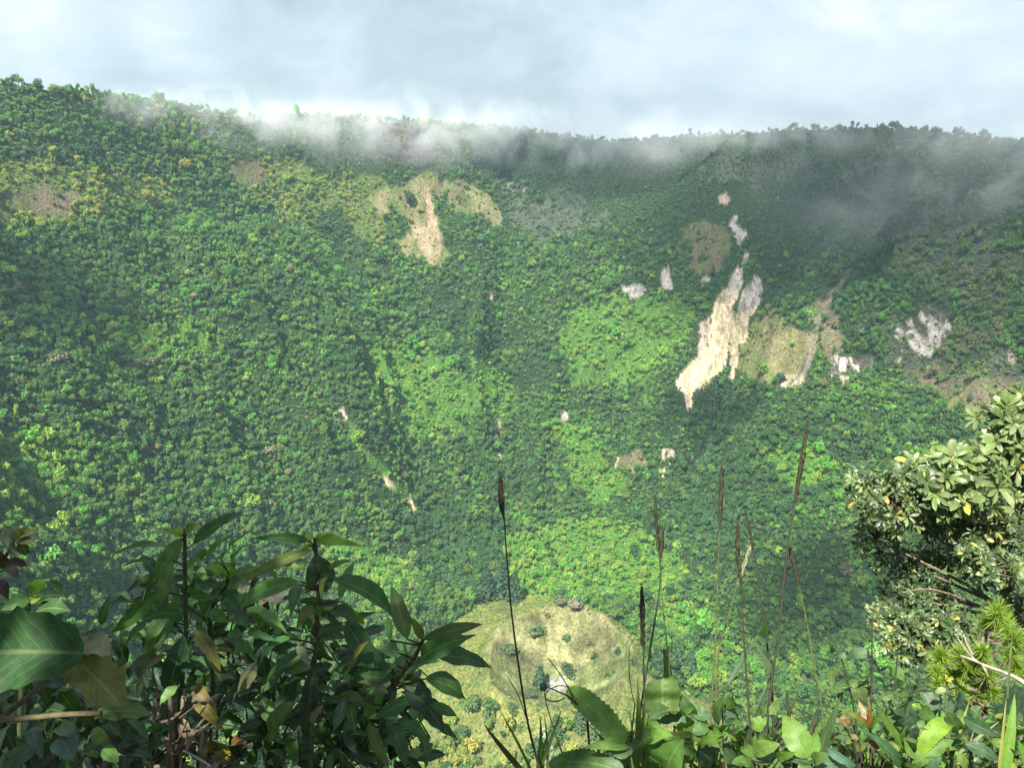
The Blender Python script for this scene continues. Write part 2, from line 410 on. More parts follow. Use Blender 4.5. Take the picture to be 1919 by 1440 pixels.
rp = N(t, 'ShaderNodeValToRGB'); rp.color_ramp.elements[0].position = .35; rp.color_ramp.elements[0].color = (.09, .075, .055, 1); rp.color_ramp.elements[1].position = .7; rp.color_ramp.elements[1].color = (.30, .27, .22, 1)
L(t, nz, 0, rp, 0); L(t, rp, 0, b_, 0); L(t, b_, 0, out, 0)

# ------------------------------------------------------------------ terrain sheet
az = np.concatenate([np.arange(-180, -46, 3.0), np.arange(-46, -35.5, .25), np.arange(-35.5, 35.5, .085), np.arange(35.5, 46, .25), np.arange(46, 180, 3.0)])
az = np.radians(az)
rr = np.concatenate([[0.0], np.geomspace(.35, 395, 120), np.arange(397, 640, 2.6), np.arange(640, 1330, 1.75), np.geomspace(1333, 1800, 16)])
A, RR = np.meshgrid(az, rr)
X, Y = RR * np.sin(A), RR * np.cos(A)
Z = terrain(X, Y)
sh = X.shape
kk, tpx, tpy = cover(X.ravel(), Y.ravel(), Z.ravel())
# relief on bare slides and cliffs: chutes, blocks and ledges
xr, yr, zr_ = X.ravel(), Y.ravel(), Z.ravel()
bare = np.isin(kk, [KI[q] for q in ('slide', 'greyrock', 'pinkrock', 'cliff', 'soil', 'rubble')]).astype(float).reshape(sh)
def blur(a, n=1):
    for _ in range(n):
        a = (a + np.roll(a, 1, 1) + np.roll(a, -1, 1) + np.roll(a, 1, 0) + np.roll(a, -1, 0)) / 5
    return a
bare_s = blur(bare, 3)
rough = 3.0 * np.abs(fbm(xr / 9., zr_ / 22., 4, 201)) + 1.6 * fbm(xr / 4., zr_ / 4., 3, 205)
Z = Z + bare_s * 1.5 * rough.reshape(sh) - bare_s * 5.0
PAL = {'forest': (.022, .042, .014), 'lime': (.06, .13, .022), 'yellow': (.075, .105, .03), 'brown': (.115, .095, .062), 'purple': (.075, .066, .062), 'grass': (.165, .15, .075), 'soil': (.28, .205, .13),
       'soilpale': (.25, .20, .12), 'path': (.135, .12, .085), 'rubble': (.33, .27, .20), 'slide': (.50, .41, .265), 'greyrock': (.38, .35, .32), 'pinkrock': (.33, .26, .215), 'cliff': (.33, .30, .28), 'cone': (.150, .162, .055), 'burn': (.1, .09, .08), 'scrub': (.060, .074, .056), 'faintrock': (.15, .14, .125)}
pal = np.array([PAL[k] for k in KINDS_C])
tint = pal[kk]
n_a = fbm(xr / 14., zr_ / 14., 4, 301); n_b = fbm(xr / 5., zr_ / 5., 3, 305)
isk = lambda *ks: np.isin(kk, [KI[q] for q in ks])
m = isk('slide')                                  # tan debris with paler and greyer streaks down the fall line
st = fbm(xr / 6. + zr_ / 16., zr_ / 60., 4, 311)
tint = np.where(m[:, None], tint * (1 + .35 * fbm(xr / 2.6, zr_ / 5.0, 3, 315))[:, None], tint)
f = sstep(-.1, .7, st)[:, None]
tint = np.where(m[:, None], tint * (1 - .6 * f) + np.array((.36, .30, .22)) * .6 * f, tint)
f = sstep(.55, 1.0, n_a)[:, None] * .5
tint = np.where(m[:, None], tint * (1 - f) + np.array((.17, .12, .085)) * f, tint)
m = isk('cliff')                                  # pale faces between dark cracks and tufts
v = fbm(xr / 6., zr_ / 16., 4, 321)
f = sstep(.05, -.25, v)[:, None]
tint = np.where(m[:, None], tint * (1 - f) + np.array((.07, .065, .05)) * f, tint)
f = sstep(.35, .8, v)[:, None]
tint = np.where(m[:, None], tint * (1 - f) + np.array((.44, .40, .36)) * f, tint)
m = isk('greyrock')
f = sstep(-.05, -.5, n_b)[:, None] * .6
tint = np.where(m[:, None], tint * (1 - f) + np.array((.16, .12, .1)) * f, tint)
m = isk('grass', 'yellow', 'cone', 'brown')
f = (sstep(-.2, .7, n_a) * .75)[:, None]
tint = np.where(m[:, None], tint * (1 - f) + np.array((.095, .13, .035)) * f, tint)
# inside of the cinder cone: dry tan grass, pale gravel at the bottom, a pale line along the far rim
c = np.hypot(xr - CONE[0], yr - CONE[1])
f = (sstep(CONE_R * 1.04, CONE_R * .86, c + 5 * n_a) * .8)[:, None]
n_c = fbm(xr / 22., yr / 14., 4, 331)
ins = np.array((.158, .162, .076)) * (1 + .55 * n_c[:, None]) * (1 + .35 * n_b[:, None]) * np.where((yr > CONE[1] + 12)[:, None], np.array((1.0, .95, .97)), np.array((.94, 1.06, .88)))
tint = tint * (1 - f) + np.clip(ins, .03, 1) * f
f = (sstep(11, 4, np.hypot(xr - CONE[0] + 2, yr - CONE[1] + 3) + 3 * n_b) * .9)[:, None]
tint = tint * (1 - f) + np.array((.34, .32, .30)) * f
f = (np.exp(-((c - CONE_R * 1.0 - 1.5 * n_a) / 1.7) ** 2) * .7 * sstep(-20, 25, yr - CONE[1]))[:, None]
tint = tint * (1 - f) + np.array((.27, .225, .13)) * f
f = (np.exp(-((c - CONE_R * 1.25 - 8 * n_a) / 9) ** 2) * .35 * (kk == KI['cone']) * (xr < CONE[0]))[:, None]
tint = tint * (1 - f) + np.array((.22, .21, .06)) * f
f = (sstep(9, 4, np.hypot(xr - CONE[0] + 16, (yr - CONE[1] + 88) * .8) + 4 * n_a) * .8)[:, None]
tint = tint * (1 - f) + np.array((.25, .24, .22)) * f
# near rim of the crater, under the weeds: dark litter
near = (yr < 30) & (np.abs(xr) < 40)
tint = np.where(near[:, None], np.array((.05, .042, .025)) * (1 + .4 * n_b[:, None]), tint)
tint = np.clip(tint, .004, .9)
t3 = tint.reshape(sh + (3,))
rk3 = bare[..., None]
t3_0 = t3.copy()
for _ in range(1):
    t3 = (t3 * 2 + np.roll(t3, 1, 1) + np.roll(t3, -1, 1) + np.roll(t3, 1, 0) + np.roll(t3, -1, 0)) / 6
t3 = t3 * (1 - rk3) + t3_0 * rk3
tint = t3.reshape(-1, 3)
nr, nc = sh
idx = np.arange(nr * nc).reshape(sh)
nxt = np.roll(idx, -1, 1)
F = np.stack([idx[:-1], nxt[:-1], nxt[1:], idx[1:]], -1).reshape(-1, 4)[:, ::-1]
ter = mesh_obj('crater_terrain', np.stack([X, Y, Z], -1).reshape(-1, 3), F, M_TER, tint=tint)
tag(ter, 'crater wall, floor and rim ground under the forest', 'terrain', kind='structure')
# ------------------------------------------------------------------ far trees
def tube(path, rad, k=6):
    """tapered tube along path (list of Vectors), radii per point -> verts, quads"""
    P = np.array([tuple(p) for p in path], float); n = len(P)
    T = np.gradient(P, axis=0); T /= np.linalg.norm(T, axis=1)[:, None] + 1e-9
    ref = np.array([0, 0, 1.0]) if abs(T[0][2]) < .9 else np.array([1.0, 0, 0])
    V = []
    for i in range(n):
        s = np.cross(T[i], ref); s /= np.linalg.norm(s) + 1e-9; u = np.cross(s, T[i])
        a = np.linspace(0, 2 * math.pi, k, endpoint=False)
        V.append(P[i] + rad[i] * (np.cos(a)[:, None] * s + np.sin(a)[:, None] * u))
    V = np.concatenate(V)
    I = np.arange(n * k).reshape(n, k); J = np.roll(I, -1, 1)
    return V, np.stack([I[:-1], J[:-1], J[1:], I[1:]], -1).reshape(-1, 4)
class MB:
    def __init__(s): s.V = []; s.F = []; s.T = []; s.U = []; s.M = []; s.n = 0
    def add(s, V, F, tint=(1, 1, 1), uv=None, mi=0):
        V = np.asarray(V, float); s.V.append(V); s.F.append(np.asarray(F) + s.n); s.n += len(V)
        tt = np.asarray(tint, float); s.T.append(np.broadcast_to(tt, (len(V), 3)))
        s.U.append(np.zeros((len(V), 2)) if uv is None else uv); s.M.append(np.full(len(F), mi))
    def build(s, name, mat, parent=None, smooth=True, link=True, origin=None):
        o = mesh_obj(name, np.concatenate(s.V), np.concatenate(s.F), mat, parent, np.concatenate(s.T), np.concatenate(s.U), smooth, link, None, origin)
        if isinstance(mat, (list, tuple)): o.data.polygons.foreach_set('material_index', np.concatenate(s.M).astype(np.int32))
        return o
def leaf_quads(C, Nrm, size, g, jitter=.7, aspect=.75):
    n = len(C)
    d = Nrm + jitter * g.normal(size=(n, 3)); d /= np.linalg.norm(d, axis=1)[:, None]
    a = np.cross(d, g.normal(size=(n, 3))); a /= np.linalg.norm(a, axis=1)[:, None]
    b = np.cross(d, a)
    s = size * g.uniform(.6, 1.35, n)
    a = a * s[:, None]; b = b * (s * aspect)[:, None]; dd = d * (s * .22)[:, None]
    V = np.stack([C - a, C - b * .9 + dd, C + a * 1.1, C + b + dd], 1).reshape(-1, 3)
    return V, np.arange(4 * n).reshape(n, 4)
def crown_mesh(name, g, style, nq, qs):
    """a tree of crown radius about 1: trunk, limbs and clumps of leaves on uneven lumps"""
    mb = MB()
    if style == 'pine':
        mb.add(*tube([Vector((0, 0, -.5)), Vector((.02, 0, 1.5)), Vector((0, .03, 3.3))], (.09, .06, .01), 5), mi=1)
        tier = np.linspace(.45, 3.2, 11); C = []; Nn = []
        for z in tier:
            r = 1.0 * (1 - (z - .3) / 3.1) ** .8 + .05
            for k in range(max(5, int(nq / 11))):
                a = g.uniform(0, 6.283); q = r * g.uniform(.25, 1.05) ** .6
                C.append((q * math.cos(a), q * math.sin(a), z - .28 * q + g.normal() * .05)); Nn.append((math.cos(a) * .5, math.sin(a) * .5, .8))
        V, F = leaf_quads(np.array(C), np.array(Nn), qs, g, .45, .45); mb.add(V, F)
        return mb.build(name, [M_FAR, M_BARK], smooth=False, link=False)
    nl, sx, sz, zc = {'round': (7, .62, .5, 1.25), 'wide': (9, .82, .22, 1.45), 'tall': (7, .42, .95, 1.6), 'clumpy': (10, .75, .45, 1.3), 'bush': (5, .6, .25, .35), 'rosette': (5, .65, .2, .45), 'bare': (12, .7, .4, 1.35)}[style]
    lumps = []
    for k in range(nl):
        a = k * 2.4 + g.uniform(-.5, .5); q = sx * math.sqrt(g.uniform(.05, 1)); z = zc + sz * g.uniform(-1, 1) * (1 - .5 * q)
        lumps.append((np.array([q * math.cos(a), q * math.sin(a), z]), g.uniform(.34, .56) * (.8 if style in ('tall', 'clumpy') else 1)))
    if style not in ('bush', 'rosette'):
        mb.add(*tube([Vector((0, 0, -.8)), Vector((.05, .03, .3)), Vector((.02, .08, zc * .9))], (.085, .06, .035), 5), mi=1)
        for c, r in lumps[:6 if style != 'bare' else 12]:
            mb.add(*tube([Vector((.03, .05, zc * .5)), Vector(c * .6 + np.array([0, 0, zc * .22])), Vector(c)], (.04, .03, .012), 4), mi=1)
            if style == 'bare':
                for _ in range(6):
                    mb.add(*tube([Vector(c * .8), Vector(c + g.normal(size=3) * .25), Vector(c + g.normal(size=3) * .42)], (.018, .012, .006), 3), mi=1)
    tot = sum(r * r for c, r in lumps)
    for c, r in lumps:
        n = max(4, int(nq * r * r / tot))
        d = g.normal(size=(n * 2, 3)); d /= np.linalg.norm(d, axis=1)[:, None]
        d = d[(d[:, 2] > -.55) | (g.uniform(size=len(d)) < .25)][:n]
        C = c + d * r * np.array([1, 1, .95]) * g.uniform(.72, 1.06, (len(d), 1))
        V, F = leaf_quads(C, d + np.array([0, 0, .35]), qs, g, .65 if style != 'rosette' else .4, .7 if style != 'rosette' else .5); mb.add(V, F)
    return mb.build(name, [M_FAR, M_BARK], smooth=False, link=False)
g = np.random.default_rng(3)
BROAD = [crown_mesh('broadleaf_tree', g, s, n, q) for s, n, q in (('round', 300, .15), ('round', 340, .14), ('wide', 300, .15), ('tall', 300, .14), ('clumpy', 360, .13), ('clumpy', 320, .15), ('wide', 340, .13), ('round', 260, .17), ('tall', 340, .15))]
PINES = [crown_mesh('pine_tree', g, 'pine', n, q) for n, q in ((330, .26), (300, .28))]
BUSHES = [crown_mesh('bush', g, s, n, q) for s, n, q in (('bush', 90, .22), ('bush', 110, .2), ('bush', 80, .24), ('rosette', 80, .3))]
BARE = [crown_mesh('bare_tree', g, 'bare', 150, .07)]

def disc_sample(n, r_fn, lo, hi, seed):
    """random points on the crater wall seen from the rim, no closer than the local spacing"""
    g = np.random.default_rng(seed)
    a = np.radians(g.uniform(-43, 43, n)); r = np.sqrt(g.uniform(lo ** 2, hi ** 2, n))
    x, y = r * np.sin(a), r * np.cos(a)
    z = terrain(x, y)
    rho = np.hypot(x - CC[0], y - CC[1])
    k, px, py = cover(x, y, z)
    rad = r_fn(x, y, z, k, px, py, g)
    ok = (rad > 0) & (rho < RAD + 34) & ((px > -260) & (px < 2180))
    x, y, z, k, px, py, rad = (q[ok] for q in (x, y, z, k, px, py, rad))
    grid = {}; keep = []; cs = 7.0
    for i in range(len(x)):
        p = (x[i], y[i], z[i]); c = (int(p[0] // cs), int(p[1] // cs), int(p[2] // cs)); bad = False
        for dx in (-1, 0, 1):
            for dy in (-1, 0, 1):
                for dz in (-1, 0, 1):
                    for j in grid.get((c[0] + dx, c[1] + dy, c[2] + dz), ()):
                        if (x[j] - p[0]) ** 2 + (y[j] - p[1]) ** 2 + (z[j] - p[2]) ** 2 < (.47 * (rad[i] + rad[j])) ** 2: bad = True; break
                    if bad: break
                if bad: break
            if bad: break
        if not bad: grid.setdefault(c, []).append(i); keep.append(i)
    keep = np.array(keep)
    return [q[keep] for q in (x, y, z, k, px, py, rad)]
BAREK = [KI[q] for q in ('soil', 'soilpale', 'slide', 'greyrock', 'pinkrock', 'path', 'rubble')]
def near_bare(x, y):
    """open rock just uphill or beside: trees there stay low so that they do not hide it"""
    th = np.arctan2(x - CC[0], y - CC[1]); out_ = np.zeros(x.shape, bool)
    for dr, dt in ((7, 0), (13, 0), (3, 5), (3, -5)):
        xx = x + dr * np.sin(th) + dt * np.cos(th); yy = y + dr * np.cos(th) - dt * np.sin(th)
        out_ |= np.isin(cover(xx, yy, terrain(xx, yy))[0], BAREK + [KI['cliff']])
    return out_
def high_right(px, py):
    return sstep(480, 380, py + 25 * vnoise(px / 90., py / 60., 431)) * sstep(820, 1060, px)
def tree_rad(x, y, z, k, px, py, g):
    n = len(x)
    big = .5 + .5 * vnoise(x / 60., (y + z) / 60., 401)
    r = np.exp(g.normal(np.log(1.85 + 1.0 * big), .34, n))
    r = np.where(g.uniform(size=n) < .045, r * 1.75, r)
    r = np.where((py > 480) & (px < 800), r * 1.12, r)
    r = np.where(py < 430, r * .85, r)
    r = r * (1 - .42 * high_right(px, py))
    r = np.clip(r, 1.0, 7.5)
    r = np.where(py < np.interp(px, _sky[:, 0], _sky[:, 1]) + 13, np.minimum(r * g.uniform(1.15, 1.7, n), 4.2), r)
    opn = fbm(x / 48., (y + 1.3 * z) / 48., 3, 451)
    r = np.where((opn > .42) & (g.uniform(size=n) > .3), 0, r)
    r = np.where((opn < -.45), r * 1.25, r)
    r = np.where(np.isin(k, BAREK), 0, r)
    nb_ = near_bare(x, y)
    r = np.where(nb_ & (r > 2), np.where(g.uniform(size=n) < .5, 1.2, 0), r)
    u = g.uniform(size=n)
    r = np.where(np.isin(k, [KI['lime']]) & (u > .35), 0, r)
    r = np.where(np.isin(k, [KI['yellow']]) & (u > .7), 0, r)
    r = np.where(np.isin(k, [KI['scrub']]) & (u > .4), 0, r)
    r = np.where(np.isin(k, [KI['grass'], KI['brown'], KI['purple'], KI['cliff']]) & (u > .08), 0, r)
    r = np.where((k == KI['cone']) & ((py < 1345) | (u > sstep(1345, 1430, py) * .8) | (vnoise(x / 18., y / 18., 461) < -.2)), 0, r)
    r = np.where((k != KI['cone']) & (py > 1130) & (px < 1400) & (u > .45), 0, r)
    return r
def bush_rad(x, y, z, k, px, py, g):
    r = g.uniform(1.0, 2.1, len(x))
    u = g.uniform(size=len(x))
    r = np.where(np.isin(k, [KI['slide'], KI['greyrock'], KI['soil'], KI['path']]) & (u > .015), 0, r)
    r = np.where(np.isin(k, [KI['soilpale'], KI['pinkrock'], KI['rubble']]) & (u > .12), 0, r)
    r = np.where(np.isin(k, [KI['cliff']]) & (u > .38), 0, r)
    r = np.where(np.isin(k, [KI['grass'], KI['brown'], KI['purple']]) & (u > .5), 0, r * np.where(np.isin(k, [KI['grass'], KI['brown'], KI['purple']]), .7, 1))
    c = np.hypot(x - CONE[0], y - CONE[1])
    clump = fbm(x / 22., y / 22., 3, 411)
    r = np.where(k == KI['cone'], np.where((c < CONE_R) & ((u > .045) | (c < 18) | (np.abs(c - CONE_R) < 6)), 0, np.where((c >= CONE_R) & (clump < np.where(py > 1340, -.6, -.05)) & (u > .12), 0, r * .75)), r)
    return r
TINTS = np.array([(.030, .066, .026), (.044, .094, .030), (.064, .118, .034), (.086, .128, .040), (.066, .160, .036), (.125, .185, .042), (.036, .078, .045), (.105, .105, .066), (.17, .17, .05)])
DARKWOOD_AND_SHADE = [[(1220, 740), (1420, 720), (1620, 760), (1600, 860), (1420, 900), (1260, 900)], [(800, 560), (930, 560), (960, 680), (860, 700)], [(590, 650), (690, 640), (720, 760), (710, 900), (650, 880)], [(1290, 900), (1420, 880), (1560, 940), (1600, 1160), (1480, 1130), (1300, 1020)],
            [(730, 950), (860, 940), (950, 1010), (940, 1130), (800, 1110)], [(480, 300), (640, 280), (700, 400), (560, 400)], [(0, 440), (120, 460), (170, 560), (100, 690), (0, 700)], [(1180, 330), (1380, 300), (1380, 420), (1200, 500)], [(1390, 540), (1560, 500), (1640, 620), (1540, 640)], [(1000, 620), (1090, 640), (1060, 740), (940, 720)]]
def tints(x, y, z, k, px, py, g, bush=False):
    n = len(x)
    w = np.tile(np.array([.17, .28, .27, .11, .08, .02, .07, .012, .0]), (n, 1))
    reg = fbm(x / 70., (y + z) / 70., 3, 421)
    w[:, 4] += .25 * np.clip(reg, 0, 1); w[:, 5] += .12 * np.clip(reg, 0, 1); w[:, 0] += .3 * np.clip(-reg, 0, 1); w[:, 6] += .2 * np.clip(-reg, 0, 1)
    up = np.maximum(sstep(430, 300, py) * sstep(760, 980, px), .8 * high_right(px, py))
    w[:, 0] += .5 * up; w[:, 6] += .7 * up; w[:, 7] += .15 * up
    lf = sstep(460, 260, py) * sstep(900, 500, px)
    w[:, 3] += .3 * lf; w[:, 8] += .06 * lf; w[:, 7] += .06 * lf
    for q in DARKWOOD_AND_SHADE:  # darker tree tints: dark woods, plus spur and hollow shade put into colour
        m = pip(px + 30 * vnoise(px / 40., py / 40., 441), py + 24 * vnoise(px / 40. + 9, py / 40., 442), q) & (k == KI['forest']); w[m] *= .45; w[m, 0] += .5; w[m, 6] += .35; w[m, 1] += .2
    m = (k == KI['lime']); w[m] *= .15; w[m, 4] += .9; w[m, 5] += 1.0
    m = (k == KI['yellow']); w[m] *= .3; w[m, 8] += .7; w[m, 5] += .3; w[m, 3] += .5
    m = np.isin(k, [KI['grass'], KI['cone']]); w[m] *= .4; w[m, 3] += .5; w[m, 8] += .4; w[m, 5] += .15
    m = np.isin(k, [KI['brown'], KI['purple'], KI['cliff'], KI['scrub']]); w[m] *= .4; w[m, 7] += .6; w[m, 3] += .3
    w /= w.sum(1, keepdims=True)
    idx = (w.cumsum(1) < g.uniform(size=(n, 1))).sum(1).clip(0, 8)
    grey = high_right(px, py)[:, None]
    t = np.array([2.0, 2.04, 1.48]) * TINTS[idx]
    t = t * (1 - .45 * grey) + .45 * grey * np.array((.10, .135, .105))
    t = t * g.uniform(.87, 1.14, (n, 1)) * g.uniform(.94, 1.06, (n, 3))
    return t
def scatter(name, label, cat, pts, variants, squash, seed, tint_a, extra_scale=1.0):
    """one mass of plants: the plants' own geometry repeated over points on the ground"""
    x, y, z, rad = pts
    g = np.random.default_rng(seed); n = len(x)
    me = bpy.data.meshes.new(name)
    me.vertices.add(n); me.vertices.foreach_set('co', np.stack([x, y, z], -1).astype(np.float32).ravel())
    def attr(nm, typ, fld, v):
        a = me.attributes.new(nm, typ, 'POINT'); a.data.foreach_set(fld, np.asarray(v).ravel())
    attr('turn', 'FLOAT_VECTOR', 'vector', np.stack([g.normal(0, .06, n), g.normal(0, .06, n), g.uniform(0, 6.283, n)], -1).astype(np.float32))
    s = rad * extra_scale
    attr('size', 'FLOAT_VECTOR', 'vector', np.stack([s, s, s * g.uniform(*squash, n)], -1).astype(np.float32))
    attr('pick', 'INT', 'value', g.integers(0, len(variants), n).astype(np.int32))
    attr('tint', 'FLOAT_VECTOR', 'vector', tint_a.astype(np.float32))
    o = bpy.data.objects.new(name, me); COL.objects.link(o)
    me.materials.append(M_FAR); me.materials.append(M_BARK)
    tag(o, label, cat, kind='stuff')
    ng = bpy.data.node_groups.new(name, 'GeometryNodeTree')
    ng.interface.new_socket('Geometry', in_out='INPUT', socket_type='NodeSocketGeometry')
    ng.interface.new_socket('Geometry', in_out='OUTPUT', socket_type='NodeSocketGeometry')
    gi = N(ng, 'NodeGroupInput'); go = N(ng, 'NodeGroupOutput')
    ti = N(ng, 'GeometryNodeGeometryToInstance')
    for v in variants:
        oi = N(ng, 'GeometryNodeObjectInfo'); oi.inputs['Object'].default_value = v; oi.inputs['As Instance'].default_value = False
        L(ng, oi, 'Geometry', ti, 0)
    ip = N(ng, 'GeometryNodeInstanceOnPoints'); ip.inputs['Pick Instance'].default_value = True
    def na_(nm, typ):
        q = N(ng, 'GeometryNodeInputNamedAttribute', data_type=typ); q.inputs[0].default_value = nm; return q
    L(ng, gi, 0, ip, 'Points'); L(ng, ti, 0, ip, 'Instance')
    L(ng, na_('pick', 'INT'), 0, ip, 'Instance Index')
    e2r = N(ng, 'FunctionNodeEulerToRotation'); L(ng, na_('turn', 'FLOAT_VECTOR'), 0, e2r, 0); L(ng, e2r, 0, ip, 'Rotation')
    L(ng, na_('size', 'FLOAT_VECTOR'), 0, ip, 'Scale')
    L(ng, ip, 0, go, 0)
    md = o.modifiers.new('plants', 'NODES'); md.node_group = ng
    return o
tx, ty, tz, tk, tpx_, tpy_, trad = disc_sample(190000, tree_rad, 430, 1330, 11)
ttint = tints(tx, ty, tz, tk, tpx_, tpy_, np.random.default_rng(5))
# the largest crowns in the picture stand as trees of their own
d_ = project(np.stack([tx, ty, tz], -1))[2]
vis = (tpx_ > 8) & (tpx_ < 1910) & (tpy_ > 330) & (tpy_ < 1130) & ~((tpx_ < 900) & (tpy_ > 960)) & ~((tpx_ > 1580) & (tpy_ > 850)) & (tk == KI['forest'])
score = np.where(vis, trad / d_, 0)
big = np.argsort(-score)[:230]
rest = np.ones(len(tx), bool); rest[big] = False
skyl = np.nonzero((tpy_ < np.interp(tpx_, _sky[:, 0], _sky[:, 1]) + 9) & (tpx_ > 0) & (tpx_ < 1919))[0]
skyl = skyl[np.argsort(tpx_[skyl])][::max(1, len(skyl) // 55)]
rest[skyl] = False
print('trees', len(tx), 'skyline', len(skyl))
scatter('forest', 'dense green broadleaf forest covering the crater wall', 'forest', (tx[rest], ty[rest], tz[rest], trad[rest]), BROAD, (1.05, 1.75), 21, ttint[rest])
bx, by, bz, bk, bpx, bpy_, brad = disc_sample(110000, bush_rad, 430, 1300, 12)
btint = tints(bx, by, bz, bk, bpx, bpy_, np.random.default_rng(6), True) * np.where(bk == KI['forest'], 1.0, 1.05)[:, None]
print('bushes', len(bx))
scatter('undergrowth', 'low bushes and scrub between the trees and on the open slopes', 'undergrowth', (bx, by, bz, brad), BUSHES, (.8, 1.3), 22, btint)
# the near wall below the viewpoint, out of the picture: the same bushes and trees
def near_rad(lo, hi):
    def f(x, y, z, k, px, py, g):
        r = g.uniform(lo, hi, len(x))
        P = np.stack([x, y, z + 3.4 * r], -1); qx, qy, qd = project(P)
        ok = (qd < .5) | (qy > 1475) | (np.abs(qx - CX) > 1060 + 3 * r / np.maximum(qd, 1) * FPX)
        return np.where(ok & (k != KI['cone']), r, 0)
    return f
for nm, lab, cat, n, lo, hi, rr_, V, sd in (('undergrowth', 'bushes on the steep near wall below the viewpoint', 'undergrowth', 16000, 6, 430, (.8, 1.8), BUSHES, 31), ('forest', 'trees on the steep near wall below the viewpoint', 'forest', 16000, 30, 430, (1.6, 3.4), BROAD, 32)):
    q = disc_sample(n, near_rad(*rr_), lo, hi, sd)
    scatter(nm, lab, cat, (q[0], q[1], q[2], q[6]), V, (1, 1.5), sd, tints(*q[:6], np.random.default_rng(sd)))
# ------------------------------------------------------------------ trees that stand out, each its own object
def place(src, name, p, rad, tint, label, cat, group=None, squash=1.0, turn=None):
    o = src.copy(); o.name = name; COL.objects.link(o)
    o.location = p; o.rotation_euler = (0, 0, random.uniform(0, 6.28) if turn is None else turn)
    o.scale = (rad, rad, rad * squash)
    o['tint'] = [float(v) for v in tint]
    return tag(o, label, cat, group)
def zone(px, py):
    if px < 700 and py > 560: return 'broad rounded tree crown in the thick forest on the left spur', 'large crowns in the forest on the left spur'
    if px < 900 and py <= 560: return 'broad rounded tree crown on the upper left slope of the crater', 'large crowns on the upper left slope'
    if px > 1150 and py < 760: return 'broad dark tree crown in the forest around the pale landslide', 'large crowns around the pale landslide'
    if py > 1000: return 'broad tree crown in the low forest behind the cinder cone', 'large crowns behind the cinder cone'
    return 'broad rounded tree crown in the middle of the forested crater wall', 'large crowns in the middle of the wall'
gB = np.random.default_rng(15)
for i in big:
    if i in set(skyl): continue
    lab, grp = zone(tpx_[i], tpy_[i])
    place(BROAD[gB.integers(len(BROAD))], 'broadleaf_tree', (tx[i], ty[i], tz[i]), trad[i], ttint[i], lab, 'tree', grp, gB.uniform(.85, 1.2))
for i in skyl:
    side = 'left' if tpx_[i] < 640 else 'middle' if tpx_[i] < 1180 else 'right'
    place(BROAD[gB.integers(len(BROAD))], 'ridge_tree', (tx[i], ty[i], tz[i]), min(max(trad[i], 2.6), 3.6) * gB.uniform(.85, 1.2), ttint[i] * .9,
          {'left': 'small dark tree standing on the misty skyline of the high left ridge', 'middle': 'small dark tree on the cloud-veiled middle of the skyline ridge', 'right': 'small dark tree on the skyline above the shaded right wall'}[side],
          'tree', 'trees along the ' + side + ' skyline', gB.uniform(.8, 1.3))
